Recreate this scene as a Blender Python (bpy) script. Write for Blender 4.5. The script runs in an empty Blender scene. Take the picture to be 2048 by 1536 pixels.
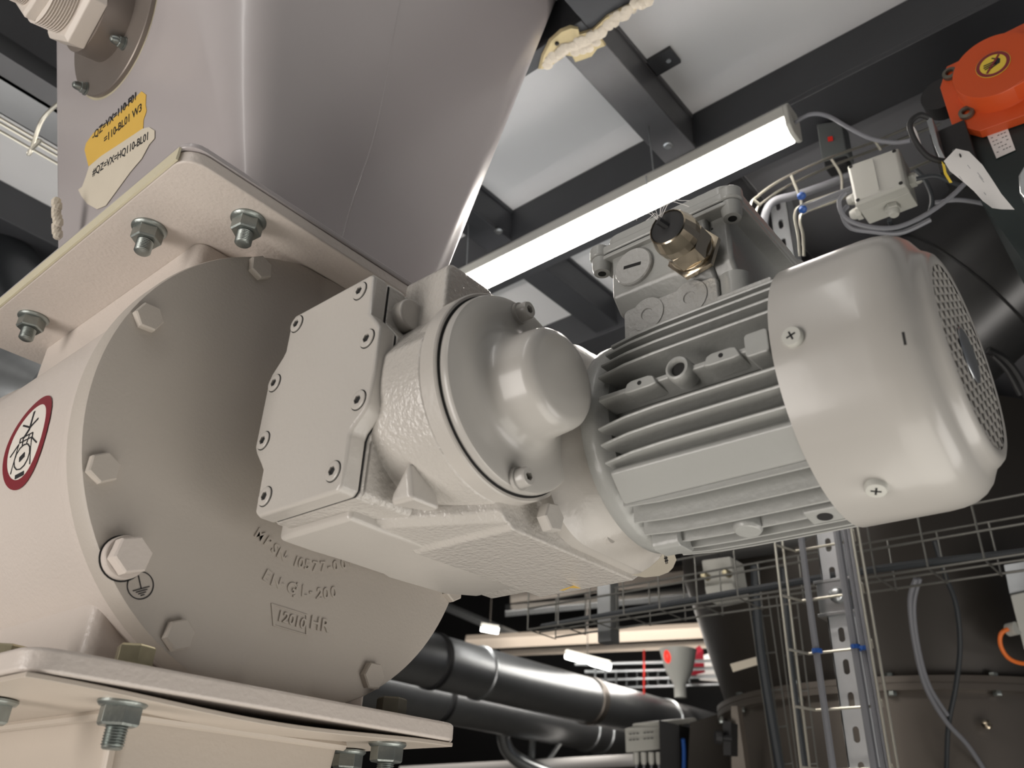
import bpy, bmesh, math, random
from mathutils import Vector, Matrix
random.seed(7)
SC = bpy.context.scene
COL = SC.collection

# ------------------------------------------------------------------ camera
# world axes: X along the valve flange's front edge, Y along the valve shaft (away), Z up; the camera stands 1.6 m above the floor
F = 1680.0
RX, RY, RZ = (Vector((0.645, -0.7631, 0.0406)), Vector((0.3954, 0.2877, -0.8723)), Vector((0.654, 0.5787, 0.4873)))
RZ.normalize(); RX = (RX - RZ * RX.dot(RZ)).normalized(); RY = RZ.cross(RX)
cam = bpy.data.cameras.new('camera'); cam_o = bpy.data.objects.new('camera', cam); COL.objects.link(cam_o)
cam.sensor_width = 36; cam.lens = F / 2048 * 36; cam.clip_start = .02; cam.clip_end = 100
cam_o.matrix_world = Matrix((
    (RX.x, -RY.x, -RZ.x, 0), (RX.y, -RY.y, -RZ.y, 0), (RX.z, -RY.z, -RZ.z, 0), (0, 0, 0, 1)))
SC.camera = cam_o
cam.dof.use_dof = True; cam.dof.focus_distance = .8; cam.dof.aperture_fstop = 9

def ray(x, y):
    return RX * ((x - 1024) / F) + RY * ((y - 768) / F) + RZ
def at(x, y, X=None, Y=None, Z=None):
    r = ray(x, y)
    return r * (X / r.x if X is not None else Y / r.y if Y is not None else Z / r.z)
def D(x, y, d):
    return ray(x, y) * d
def cyl_hit(x, y, cx, cz, r):
    d = ray(x, y); a = d.x**2 + d.z**2; b = -2 * (d.x * cx + d.z * cz); c = cx*cx + cz*cz - r*r
    q = max(b*b - 4*a*c, 0)
    return d * ((-b - math.sqrt(q)) / (2 * a))

# ------------------------------------------------------------------ world, lamps, exposure
SC.view_settings.view_transform = 'Standard'; SC.view_settings.look = 'None'
SC.view_settings.exposure = 0.0; SC.view_settings.gamma = 1
SC.view_settings.use_curve_mapping = False
w = bpy.data.worlds.new('world'); SC.world = w; w.use_nodes = True
w.node_tree.nodes['Background'].inputs[0].default_value = (.9, .92, 1, 1)
w.node_tree.nodes['Background'].inputs[1].default_value = .10

def area(name, loc, target, sx, sy, power, col=(1, .93, .85)):
    l = bpy.data.lights.new(name, 'AREA'); l.shape = 'RECTANGLE'; l.size = sx; l.size_y = sy
    l.energy = power; l.color = col
    o = bpy.data.objects.new(name, l); COL.objects.link(o); o.location = loc
    o.rotation_euler = (Vector(target) - Vector(loc)).to_track_quat('-Z', 'Y').to_euler()
    return o
area('left_light', (-1.3, 1.1, -.25), (.3, .8, .3), .8, 1.6, 28, (1, .94, .885))
area('low_left_fill', (-.60, .60, -.80), (.3, .75, .3), 1.5, 1.1, 2.5, (1, .90, .80))  # added fill for the light rising from the lower left, no fixture
area('floor_bounce', (.8, -.2, -1.2), (.7, .2, .3), 1.8, 1.4, 19, (1, .95, .87))  # added area light standing in for bounce off the floor
area('front_fill', (1.25, -1.35, -.75), (.5, .4, .3), 1.2, .9, 13, (1, .95, .9))  # added fill behind the camera for surfaces facing it
area('tube_light', (-.22, .35, 1.22), (.4, .4, .3), .035, 1.3, 1.7, (1, .97, .93))
area('deck_wash', (1.0, .95, .80), (1.0, .9, 1.4), .9, .5, 1.7, (.95, .98, 1))  # added free-floating light, brightens the deck from below
area('deck_wash_left', (.25, 1.75, .7), (.3, 1.85, 1.4), .5, .5, 1.4, (1, .96, .92))  # second added upward light, for the deck behind the hopper
area('hall_light', (4.2, 2.6, 1.1), (3.4, 3.2, 0), 1.2, .4, 6, (1, .95, .88))

# ------------------------------------------------------------------ materials
def mat(name, col, rough=.5, metal=0., bump=0., scale=200., var=0., vscale=8., spec=.5, emit=None, estr=0., coat=0., detail=2.):
    m = bpy.data.materials.new(name); m.use_nodes = True
    nt = m.node_tree; b = nt.nodes['Principled BSDF']
    b.inputs['Base Color'].default_value = (*col, 1); b.inputs['Roughness'].default_value = rough
    b.inputs['Metallic'].default_value = metal; b.inputs['Specular IOR Level'].default_value = spec
    b.inputs['Coat Weight'].default_value = coat; b.inputs['Coat Roughness'].default_value = .12
    tc = nt.nodes.new('ShaderNodeTexCoord')
    if var:
        n = nt.nodes.new('ShaderNodeTexNoise'); n.inputs['Scale'].default_value = vscale; n.inputs['Detail'].default_value = 5
        nt.links.new(tc.outputs['Object'], n.inputs['Vector'])
        mx = nt.nodes.new('ShaderNodeMixRGB'); mx.blend_type = 'MIX'
        mx.inputs[1].default_value = (*[c * (1 - var) for c in col], 1); mx.inputs[2].default_value = (*[min(1, c * (1 + var * .6)) for c in col], 1)
        nt.links.new(n.outputs['Fac'], mx.inputs[0]); nt.links.new(mx.outputs[0], b.inputs['Base Color'])
    if bump:
        n = nt.nodes.new('ShaderNodeTexNoise'); n.inputs['Scale'].default_value = scale; n.inputs['Detail'].default_value = detail
        nt.links.new(tc.outputs['Object'], n.inputs['Vector'])
        bp = nt.nodes.new('ShaderNodeBump'); bp.inputs['Strength'].default_value = bump; bp.inputs['Distance'].default_value = .002
        nt.links.new(n.outputs['Fac'], bp.inputs['Height']); nt.links.new(bp.outputs[0], b.inputs['Normal'])
        if coat: nt.links.new(bp.outputs[0], b.inputs['Coat Normal'])
    if emit:
        b.inputs['Emission Color'].default_value = (*emit, 1); b.inputs['Emission Strength'].default_value = estr
    return m
M = {}
M['valve'] = mat('valve_paint', (.62, .56, .51), .42, 0, .25, 260, .05, 9, coat=.15)
M['chute'] = mat('chute_paint', (.50, .44, .375), .45, 0, .1, 200, .05, 9)
M['valve_cover'] = mat('cover_paint', (.46, .418, .37), .55, 0, .18, 320, .05, 9)
M['gear'] = mat('gearbox_paint', (.49, .465, .43), .3, 0, .12, 240, .03, 10, coat=.3)
M['gear_rough'] = mat('gearbox_casting_paint', (.49, .465, .43), .26, 0, .55, 260, .03, 10, coat=.4, detail=3)
M['motor'] = mat('motor_paint', (.355, .36, .345), .34, 0, .18, 180, .04, 12, coat=.2)
M['motor_rough'] = mat('motor_casting_paint', (.42, .42, .405), .2, 0, .8, 200, .03, 12, coat=.4, detail=3)
M['cowl'] = mat('cowl_paint', (.43, .415, .388), .30, 0, .05, 60, .03, 8, coat=.25)
M['hopper'] = mat('hopper_paint', (.44, .405, .405), .3, 0, .10, 25, .05, 6, coat=.3)
M['cream'] = mat('cream_sealant', (.62, .57, .42), .5, 0, .1, 150, .08, 20)
M['zinc'] = mat('zinc_plated_steel', (.33, .36, .345), .36, .85, .1, 400, .2, 120)
M['zinc_y'] = mat('yellow_zinc', (.42, .38, .26), .38, .85, 0, 0, .25, 120)
M['dark_steel'] = mat('dark_bolt_steel', (.16, .15, .12), .45, .7, 0, 0, .2, 100)
M['brass'] = mat('nickel_brass', (.60, .52, .40), .2, 1., 0, 0, .15, 60)
M['black'] = mat('black_rubber', (.015, .015, .016), .6)
M['gap'] = mat('dark_gap', (.01, .01, .01), .8)
M['beam'] = mat('black_beam_paint', (.045, .047, .052), .42, .1, .1, 60, .35, 6)
M['beam_dirty'] = mat('scuffed_beam_paint', (.10, .10, .105), .4, .1, .15, 90, .6, 9)
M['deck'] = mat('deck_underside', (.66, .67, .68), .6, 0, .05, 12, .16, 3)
M['deck_dark'] = mat('darker_deck_underside', (.16, .16, .17), .6, 0, .05, 12, .16, 3)  # deck colour set darker for the bay beyond the long beam
M['galv'] = mat('galvanized_steel', (.48, .50, .51), .3, .9, .05, 120, .15, 40)
M['galv_lamplit'] = mat('lamplit_galvanized_channel', (.66, .68, .70), .38, .35, .05, 60, .12, 30)  # galvanized steel with the nearby lamp's brightness put into its colour
M['duct_dark'] = mat('dull_dark_duct', (.13, .13, .13), .35, .85, .05, 6, .3, 6)
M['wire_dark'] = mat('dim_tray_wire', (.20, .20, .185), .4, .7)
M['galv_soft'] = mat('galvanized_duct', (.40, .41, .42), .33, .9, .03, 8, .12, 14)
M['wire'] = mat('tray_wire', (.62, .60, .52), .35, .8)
M['cable'] = mat('grey_cable', (.20, .205, .225), .45)
M['cable_d'] = mat('dark_cable', (.03, .035, .04), .5)
M['blue'] = mat('blue_cable_tie', (.02, .09, .35), .4)
M['orange'] = mat('orange_paint', (.60, .085, .02), .35, 0, .05, 80, .05, 10)
M['orange_cable'] = mat('orange_cable', (.9, .20, .03), .5)
M['boxgrey'] = mat('plastic_box_grey', (.50, .50, .46), .45, 0, .05, 300)
M['box_dim'] = mat('dim_plastic', (.12, .13, .13), .5)
M['foam'] = mat('expanding_foam', (.62, .52, .30), .8, 0, 1., 60, .25, 25)
M['foam_cut'] = mat('cut_foam', (.66, .60, .50), .9, 0, 1., 90, .2, 40)
M['paper'] = mat('paper', (.80, .78, .76), .7)
M['tape_y'] = mat('yellow_tape', (.72, .46, .09), .55, 0, .15, 40, .06, 30)
M['tape_c'] = mat('cream_tape', (.66, .60, .49), .55, 0, .25, 40, .06, 30)
M['ink'] = mat('ink', (.01, .01, .012), .6)
M['red'] = mat('sign_red', (.20, .022, .03), .45)
M['white'] = mat('sign_white', (.72, .68, .62), .5)
M['yellow'] = mat('sign_yellow', (.75, .55, .06), .5)
M['ptfe'] = mat('white_plastic', (.72, .66, .60), .45, 0, .1, 40)
M['silo'] = mat('dark_silo_steel', (.05, .044, .038), .42, .35, .05, 14, .25, 3)
M['silo_body'] = mat('stainless_silo', (.17, .15, .13), .36, .6, .05, 10, .2, 3)
M['plate_dark'] = mat('round_plate', (.27, .235, .21), .42, .5, 0, 0, .1, 20)
M['dark'] = mat('dark_wall', (.06, .06, .062), .8, 0, .1, 4, .4, 1)
M['concrete'] = mat('concrete_floor', (.30, .29, .27), .7, 0, .2, 20, .15, 2)
M['lamp'] = mat('lamp_diffuser', (1, .95, .9), .4, emit=(1, .93, .86), estr=26)
M['lamp_far'] = mat('far_lamp', (1, 1, 1), .4, emit=(1, .96, .90), estr=9)
M['redfar'] = mat('far_red', (.75, .03, .02), .5)
M['green'] = mat('dark_teal_machine', (.012, .022, .022), .4)
M['cream_beam'] = mat('cream_box_beam', (.58, .50, .42), .5, 0, 0, 0, .1, 2)

# ------------------------------------------------------------------ mesh helpers
def V(*a): return Vector(a)
def basis(d):
    d = Vector(d).normalized()
    u = d.orthogonal().normalized() if abs(d.z) > .9 else d.cross(V(0, 0, 1)).normalized()
    return u, d.cross(u).normalized(), d
def rrect(x0, x1, y0, y1, r, n=6):
    out = []
    rs = r if isinstance(r, (list, tuple)) else [r] * 4
    for (cx, cy, sx, sy, a0), q in zip(((x1, y1, -1, -1, 0), (x0, y1, 1, -1, 90), (x0, y0, 1, 1, 180), (x1, y0, -1, 1, 270)), rs):
        if q <= 0: out.append((cx, cy)); continue
        ox, oy = cx + sx * q, cy + sy * q
        for i in range(n + 1):
            a = math.radians(a0 + 90 * i / n); out.append((ox + q * math.cos(a), oy + q * math.sin(a)))
    return out
def place(axis, p, a):
    return V(a, p[0], p[1]) if axis == 'X' else V(p[0], a, p[1]) if axis == 'Y' else V(p[0], p[1], a)
def prism(bm, pts, axis, a0, a1, pts2=None):
    pts2 = pts2 or pts
    A = [bm.verts.new(place(axis, p, a0)) for p in pts]; B = [bm.verts.new(place(axis, p, a1)) for p in pts2]
    n = len(pts)
    bm.faces.new(A); bm.faces.new(B[::-1])
    for i in range(n): bm.faces.new((A[i], B[i], B[(i + 1) % n], A[(i + 1) % n]))
    return bm
def loft(bm, rings, cap=True):
    R = [[bm.verts.new(p) for p in r] for r in rings]; n = len(R[0])
    for a, b in zip(R, R[1:]):
        for i in range(n): bm.faces.new((a[i], b[i], b[(i + 1) % n], a[(i + 1) % n]))
    if cap: bm.faces.new(R[0]); bm.faces.new(R[-1][::-1])
    return bm
def box(bm, x0, x1, y0, y1, z0, z1):
    return prism(bm, [(x0, y0), (x1, y0), (x1, y1), (x0, y1)], 'Z', z0, z1)
def lathe(bm, o, d, prof, seg=48, rot=0., cap=True):
    """prof: (radius, distance along d)"""
    u, v, d = basis(d); o = Vector(o); rings = []
    for r, t in prof:
        rings.append([o + d * t + (u * math.cos(rot + 2*math.pi*i/seg) + v * math.sin(rot + 2*math.pi*i/seg)) * max(r, 1e-5) for i in range(seg)])
    return loft(bm, rings, cap)
def cyl(bm, p0, p1, r, seg=24, r2=None):
    p0, p1 = Vector(p0), Vector(p1)
    return lathe(bm, p0, p1 - p0, [(r, 0), (r if r2 is None else r2, (p1 - p0).length)], seg)
def hexa(bm, o, d, af, h, rot=0., ch=.12):
    R = af / math.sqrt(3)
    return lathe(bm, o, d, [(R * .98, 0), (R, .0003), (R, h * (1 - ch)), (R * .9, h)], 6, rot)
def smooth_path(P, n=8):
    P = [Vector(p) for p in P]
    if len(P) < 3: return P
    out = []
    for i in range(len(P) - 1):
        a, b, c, d = P[max(i-1, 0)], P[i], P[i+1], P[min(i+2, len(P)-1)]
        for k in range(n):
            t = k / n
            out.append(.5 * ((2*b) + (c-a)*t + (2*a-5*b+4*c-d)*t*t + (3*b-a-3*c+d)*t**3))
    out.append(P[-1]); return out
def tube(bm, P, r, seg=10, sm=True, n=8):
    P = smooth_path(P, n) if sm else [Vector(p) for p in P]
    up = (P[1] - P[0]).normalized().orthogonal().normalized(); rings = []
    for i, p in enumerate(P):
        t = (P[min(i+1, len(P)-1)] - P[max(i-1, 0)]).normalized()
        up = (up - t * up.dot(t)).normalized(); s = t.cross(up)
        rings.append([p + (up * math.cos(2*math.pi*k/seg) + s * math.sin(2*math.pi*k/seg)) * r for k in range(seg)])
    return loft(bm, rings)
def sphere(bm, c, r, sx=1, sy=1, sz=1, u=16):
    bmesh.ops.create_uvsphere(bm, u_segments=u, v_segments=u // 2, radius=r, matrix=Matrix.Translation(Vector(c)) @ Matrix.Diagonal((sx, sy, sz, 1)))
    return bm
def sheet(bm, outer, inner=None, thick=.0003, n=None):
    """thin slab from a loop of 3-D points, thickened along n"""
    outer = [Vector(p) for p in outer]; n = Vector(n)
    if inner is None:
        return loft(bm, [outer, [p + n * thick for p in outer]])
    inner = [Vector(p) for p in inner]; k = len(outer)
    L = [[bm.verts.new(p) for p in q] for q in (outer, [p + n * thick for p in outer], [p + n * thick for p in inner], inner)]
    for a in range(4):
        A, B = L[a], L[(a + 1) % 4]
        for i in range(k): bm.faces.new((A[i], B[i], B[(i+1) % k], A[(i+1) % k]))
    return bm
def NB(): return bmesh.new()
def wloc(p):
    v = Vector((0, 0, 0))
    while p is not None: v += p.location; p = p.parent
    return v
def obj(name, bm, m, parent=None, bevel=0., seg=2, angle=38, label=None, sub=0, flat=False, limit=30):
    o0 = wloc(parent)
    if parent is None:
        lo = Vector([min(v.co[i] for v in bm.verts) for i in range(3)]); hi = Vector([max(v.co[i] for v in bm.verts) for i in range(3)])
        o0 = V((lo.x + hi.x) / 2, (lo.y + hi.y) / 2, lo.z)
    bmesh.ops.recalc_face_normals(bm, faces=bm.faces)
    for v in bm.verts: v.co -= o0
    me = bpy.data.meshes.new(name); bm.to_mesh(me); bm.free()
    if not flat:
        for p in me.polygons: p.use_smooth = True
        me.set_sharp_from_angle(angle=math.radians(angle))
    me.materials.append(M[m] if isinstance(m, str) else m)
    o = bpy.data.objects.new(name, me); COL.objects.link(o)
    o.parent = parent
    if parent is None: o.location = o0
    if bevel:
        b = o.modifiers.new('bevel', 'BEVEL'); b.width = bevel; b.segments = seg; b.limit_method = 'ANGLE'; b.angle_limit = math.radians(limit)
        b.harden_normals = True
    if sub:
        s = o.modifiers.new('subdivision', 'SUBSURF'); s.levels = s.render_levels = sub
    if label: o['label'] = label
    return o
def tag(o, label=None, cat=None, group=None, kind=None):
    if label: o['label'] = label
    if cat: o['category'] = cat
    if group: o['group'] = group
    if kind: o['kind'] = kind
    return o
def thing(name, label, cat, loc, group=None):
    o = bpy.data.objects.new(name, None); COL.objects.link(o); o.location = loc; o.empty_display_size = .05
    return tag(o, label, cat, group)
def text(name, s, o, dx, n, size, m, parent, depth=.0006, label=None, space=1., bold=0.):
    """flat lettering: origin o, reading direction dx, facing n"""
    cu = bpy.data.curves.new('lettering', 'FONT'); cu.body = s; cu.size = size; cu.extrude = depth; cu.space_character = space
    cu.offset = bold; cu.resolution_u = 3
    t = bpy.data.objects.new('lettering', cu); COL.objects.link(t)
    dg = bpy.context.evaluated_depsgraph_get(); me = bpy.data.meshes.new_from_object(t.evaluated_get(dg))
    bpy.data.objects.remove(t); bpy.data.curves.remove(cu)
    n = Vector(n).normalized(); dx = Vector(dx); dx = (dx - n * dx.dot(n)).normalized(); dy = n.cross(dx)
    mt = Matrix((dx, dy, n)).transposed().to_4x4(); mt.translation = Vector(o) - wloc(parent)
    me.transform(mt); me.materials.clear(); me.materials.append(M[m])
    ob = bpy.data.objects.new(name, me); COL.objects.link(ob); ob.parent = parent
    if label: ob['label'] = label
    return ob
def threaded(bm, o, d, r, L, pitch=.0018, seg=20):
    prof = []; t = 0
    while t < L - pitch:
        prof += [(r, t), (r * .86, t + pitch * .5)]; t += pitch
    prof += [(r * .9, L - .001), (r * .72, L)]
    return lathe(bm, o, d, prof, seg)
def arcpts(c, u, v, r, n=48, a0=0, a1=360):
    return [Vector(c) + (Vector(u) * math.cos(math.radians(a0 + (a1 - a0) * i / n)) + Vector(v) * math.sin(math.radians(a0 + (a1 - a0) * i / n))) * r for i in range(n if a1 - a0 == 360 else n + 1)]
ex, ey, ez = V(1, 0, 0), V(0, 1, 0), V(0, 0, 1)

# ------------------------------------------------------------------ the hall: floor, deck overhead, walls
def struct(name, bm, m, **k):
    o = obj(name, bm, m, **k); o['kind'] = 'structure'; return o
b = NB(); box(b, -4, 9, -4, 10, -1.7, -1.6); struct('floor', b, 'concrete')
b = NB(); box(b, -1.2, 1.26, -1.2, 3.6, 1.40, 1.43); struct('ceiling', b, 'deck')
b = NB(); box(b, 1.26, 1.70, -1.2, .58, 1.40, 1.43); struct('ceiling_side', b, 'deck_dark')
b = NB(); box(b, 1.26, 3.2, .58, 3.6, 1.40, 1.43); struct('ceiling_far', b, 'deck')
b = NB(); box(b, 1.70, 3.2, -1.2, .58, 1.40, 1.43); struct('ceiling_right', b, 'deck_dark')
b = NB(); box(b, -4, 9, -4, 10, 3.4, 3.5); struct('ceiling_hall', b, 'dark')
b = NB(); box(b, -4, 9, 9.9, 10, -1.6, 3.4); struct('wall_back', b, 'dark')
b = NB(); box(b, 8.9, 9, -4, 9.9, -1.6, 3.4); struct('wall_right', b, 'dark')
b = NB(); box(b, -4, -3.9, -4, 9.9, -1.6, 3.4); struct('wall_left', b, 'dark')

CX, CZ = .42, .3035          # valve shaft
MX, MZ = .555, .302          # motor shaft
ZB, ZT = .0855, .5215        # lower and upper faces of the valve flanges
YF = .570

# ------------------------------------------------------------------ rotary valve
valve = thing('rotary_valve', 'off-white cast rotary valve with round bolted end cover and square flanges', 'valve', (CX, .8, ZB))
b = NB()
lathe(b, (CX, .636, CZ), ey, [(.200, 0), (.2055, .002), (.2055, .018), (.2035, .02), (.2015, .05), (.2015, .33), (.2055, .35), (.2055, .37)], 96)
obj('cylinder_body', b, 'valve', valve, label='off-white cast cylindrical body')
b = NB()
prism(b, rrect(.283, .562, .664, 1.008, .012), 'Z', .098, .509)
for x in (.330, .508): box(b, x, x + .012, .640, .672, .46, .508)
obj('neck', b, 'valve', valve, bevel=.003, seg=2)
b = NB(); prism(b, rrect(.211, .599, YF, 1.05, .022), 'Z', .508, ZT); obj('upper_flange', b, 'valve', valve, bevel=.0022, seg=2)
b = NB(); prism(b, rrect(.211, .599, YF, 1.05, .022), 'Z', ZB, .101); obj('lower_flange', b, 'valve', valve, bevel=.003, seg=3)
# end cover, its edge trimmed flat where it meets the flanges
b = NB()
prof = [(.0, .0), (.06, .0), (.14, .0), (.204, .0), (.2085, .0015), (.2098, .005), (.2098, .0235)]
lathe(b, (CX, .6125, CZ), ey, prof, 128)
for v in b.verts: v.co.z = min(max(v.co.z, .1012), .5072)
cover = obj('end_cover', b, 'valve_cover', valve, label='large round grey-beige end cover with raised cast lettering')
for a in (20, 60, 120, 160, 200, 241, 300, 340):
    a = math.radians(a); r = .203 if a > 5.8 else .1955
    c = V(CX + r * math.cos(a), .6125, CZ + r * math.sin(a))
    b = NB(); hexa(b, c, -ey, .0215, .0070, random.random(), .2)
    obj('cover_bolt', b, 'valve_cover', cover, bevel=.0006)
b = NB(); c = at(244, 1117, Y=.6125)
lathe(b, c, -ey, [(.0160, 0), (.0160, .006), (.0152, .007)], 32); obj('washer', b, 'valve', cover)
b = NB(); hexa(b, c - ey * .007, -ey, .0255, .0115, .35, .15); obj('ground_bolt', b, 'valve', cover, bevel=.0008, label='tall hexagon earthing bolt')
b = NB(); lathe(b, c + ey * .0002, -ey, [(.0172, 0), (.0172, .0006)], 32); obj('washer_gap', b, 'gap', cover)
# earth symbol
b = NB(); ec = at(281, 1171, Y=.6122); g = math.radians(-12)
ux, uz = V(math.cos(g), 0, math.sin(g)), V(-math.sin(g), 0, math.cos(g))
sheet(b, arcpts(ec, ux, uz, .0103), arcpts(ec, ux, uz, .0096), .0004, -ey)
def stroke(b, p, q, w, n, t=.0004):
    p, q, n = Vector(p), Vector(q), Vector(n); s = (q - p).cross(n).normalized() * w / 2
    sheet(b, [p - s, p + s, q + s, q - s], None, t, n)
g = math.radians(28); ux, uz = V(math.cos(g), 0, math.sin(g)), V(-math.sin(g), 0, math.cos(g))
stroke(b, ec + uz * .0075, ec - uz * .0025, .0007, -ey)
for k, wd in enumerate((.0065, .0045, .0030, .0015)): stroke(b, ec - ux * wd - uz * (.0025 + k * .0016), ec + ux * wd - uz * (.0025 + k * .0016), .0006, -ey)
obj('earth_symbol', b, 'ink', cover, flat=True, label='black earth symbol in a thin ring')
def cast(chars, pts, size):
    P = [at(x, y, Y=.6124) for x, y in pts]
    for k, ch in enumerate(chars):
        d = P[min(k + 1, len(P) - 1)] - P[max(k - 1, 0)]
        text('cast_letter', ch, P[k], d, -ey, size, 'valve_cover', cover, .0011, None, 1, .00025)
cast('MPSN-10577-001', [(507, 1071), (526, 1087), (540, 1101), (551, 1112), (567, 1119), (583, 1129), (594, 1134), (607, 1138), (623, 1142), (640, 1143), (655, 1142), (666, 1142), (683, 1139), (696, 1135)], .0125)
cast('EN-GJL-200', [(523, 1157), (539, 1169), (558, 1174), (571, 1183), (588, 1187), (601, 1192), (617, 1192), (631, 1197), (646, 1198), (662, 1196)], .0135)
p0, p1 = at(618, 1256, Y=.612), at(652, 1264, Y=.612)
text('cast_lettering', 'HR', p0, p1 - p0, -ey, .0150, 'valve_cover', cover, .0012, 'raised cast lettering', 1.1, .0002)
b = NB(); q0 = [at(*p, Y=.6126) for p in ((541, 1207), (614, 1230), (614, 1272), (545, 1252))]
q1 = [q + (sum(q0, V(0, 0, 0)) / 4 - q) * .10 for q in q0]
sheet(b, q0, q1, .0012, -ey); obj('cast_frame', b, 'valve_cover', cover, flat=True)
p0, p1 = at(552, 1240, Y=.612), at(608, 1258, Y=.612)
text('cast_lettering', '12010', p0, p1 - p0, -ey, .012, 'valve_cover', cover, .0010, None, 1., .0002)

def flange_bolt(x, y, z_under, up, parent, head='zinc_y', tip=.030, z_top=None, rot=.3):
    """bolt through a flange: nut and washer below z_under, head on z_top"""
    b = NB(); threaded(b, (x, y, z_under - .0005), -ez, .0077, tip)
    sh = obj('flange_bolt', b, 'zinc', parent)
    b = NB(); lathe(b, (x, y, z_under), -ez, [(.0165, 0), (.0165, .0016), (.0150, .0034), (.0135, .0038)], 36)
    obj('washer', b, 'zinc', sh)
    b = NB(); hexa(b, (x, y, z_under - .0034), -ez, .0245, .0125, rot, .12); obj('nut', b, 'zinc', sh, bevel=.0005)
    if z_top is not None:
        b = NB(); lathe(b, (x, y, z_top), ez, [(.0155, 0), (.0155, .0024)], 32); hexa(b, (x, y, z_top + .0024), ez, .0235, .0135, rot)
        obj('bolt_head', b, head, sh, bevel=.0005)
for x, y in ((.295, .600), (.521, .600), (.2435, .688), (.2435, .944), (.566, .688), (.566, .944)):
    flange_bolt(x, y, .508, 1, valve, tip=.029, z_top=ZT + .006, rot=.15)
for i, (x, y) in enumerate(((.2905, .5985), (.5345, .5985), (.2405, .688), (.2435, .944), (.566, .688))):
    flange_bolt(x, y, .0798, 1, valve, head='zinc_y' if i != 1 else 'dark_steel', tip=.030, z_top=.101, rot=.5)

# prohibition sign on the body
def on_body(u, v, r=.2019, u0=0, a0=0):
    a = a0 - v / r
    return V(CX + r * math.cos(a), u0 + u, CZ + r * math.sin(a))
sc_ = cyl_hit(52, 882, CX, CZ, .2018); SA = math.atan2(sc_.z - CZ, sc_.x - CX); SY = sc_.y
def body_poly(bm, loop, r, thick=.0003):
    loft(bm, [[on_body(u, v, r, SY, SA) for u, v in loop], [on_body(u, v, r + thick, SY, SA) for u, v in loop]])
def body_ring(bm, ro, ri, r, thick=.0003, n=48, k=6):
    for i in range(n):
        a, c = 2*math.pi*i/n, 2*math.pi*(i+1)/n
        body_poly(bm, [(ro*math.cos(a), ro*math.sin(a)), (ro*math.cos(c), ro*math.sin(c)), (ri*math.cos(c), ri*math.sin(c)), (ri*math.cos(a), ri*math.sin(a))], r, thick)
sign = thing('warning_sticker', 'round red-rimmed sticker with black pictogram on the curved valve body', 'sticker', sc_)
SR = .042
b = NB()
for i in range(24):          # narrow strips so that the disc follows the curve
    x0, x1 = -SR*.92 + 2*SR*.92*i/24, -SR*.92 + 2*SR*.92*(i+1)/24
    h0, h1 = math.sqrt(max(SR*SR*.85 - x0*x0, 0)), math.sqrt(max(SR*SR*.85 - x1*x1, 0))
    body_poly(b, [(-h0, x0), (h0, x0), (h1, x1), (-h1, x1)], .2018)
obj('sign_face', b, 'white', sign, flat=True, label='white sticker face')
b = NB(); body_ring(b, SR, SR * .80, .2021); obj('sign_rim', b, 'red', sign, flat=True, label='red ring')
b = NB()
def bstroke(pts, w):
    for (a, c) in zip(pts, pts[1:]):
        d = Vector((c[0]-a[0], c[1]-a[1])); n = Vector((-d.y, d.x)).normalized() * w / 2
        body_poly(b, [(a[0]-n.x, a[1]-n.y), (a[0]+n.x, a[1]+n.y), (c[0]+n.x, c[1]+n.y), (c[0]-n.x, c[1]-n.y)], .2024)
k = SR
bstroke([(.05*k, .68*k), (-.05*k, .25*k), (.12*k, .1*k)], .0026)
bstroke([(-.35*k, .40*k), (-.05*k, .28*k), (.4*k, .45*k)], .0016)
bstroke([(-.3*k, .1*k), (.3*k, .12*k), (.28*k, .02*k), (-.32*k, .0*k), (-.3*k, .1*k)], .0010)
bstroke([(-.15*k, .1*k), (-.1*k, -.1*k), (.1*k, -.08*k), (.15*k, .1*k)], .0010)
bstroke([(-.62*k, -.2*k), (-.3*k, 0), (-.45*k, -.6*k)], .0012)
bstroke([(.62*k, -.2*k), (.3*k, 0), (.45*k, -.6*k)], .0012)
bstroke([(.36*k*math.cos(t*.52), -.34*k + .26*k*math.sin(t*.52)) for t in range(13)], .0010)
bstroke([(-.12*k, -.32*k), (.1*k, -.38*k)], .0045)
bstroke([(-.2*k, -.72*k), (.2*k, -.72*k)], .0035)
obj('pictogram', b, 'ink', sign, flat=True, label='black pictogram')

# ------------------------------------------------------------------ outlet chute under the valve
chute = thing('outlet_chute', 'off-white sheet steel chute bolted under the rotary valve', 'chute', (CX, .8, -.2))
b = NB()
n = 24; fr = []
for i in range(n + 1):       # plate bowed a little away from the valve flange
    x = .213 + .376 * i / n; s = math.sin(math.pi * i / n)
    fr.append((x, .0848 - .0058 * s * s))
low = [(x, z - .0035) for x, z in fr]
prism(b, fr + low[::-1], 'Y', YF + .002, 1.05)
obj('chute_flange', b, 'chute', chute, bevel=.0008)
b = NB()
rings = []
for z, q in ((.078, 0), (-.05, .012), (-.25, .03)):
    rings.append([V(x, y, z) for x, y in rrect(.305 + q, .512 - q, .632 + q, .99 - q, .012)])
loft(b, rings); obj('chute_duct', b, 'chute', chute, label='smooth off-white chute walls')
b = NB()
tube(b, [(.303, .63, .076), (.512, .63, .076)], .004, 8, False); tube(b, [(.303, .63, .076), (.303, .99, .076)], .004, 8, False)
tube(b, [(.306, .633, .076), (.32, .647, -.06), (.335, .66, -.25)], .003, 8, False)
obj('weld_bead', b, 'chute', chute)

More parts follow.
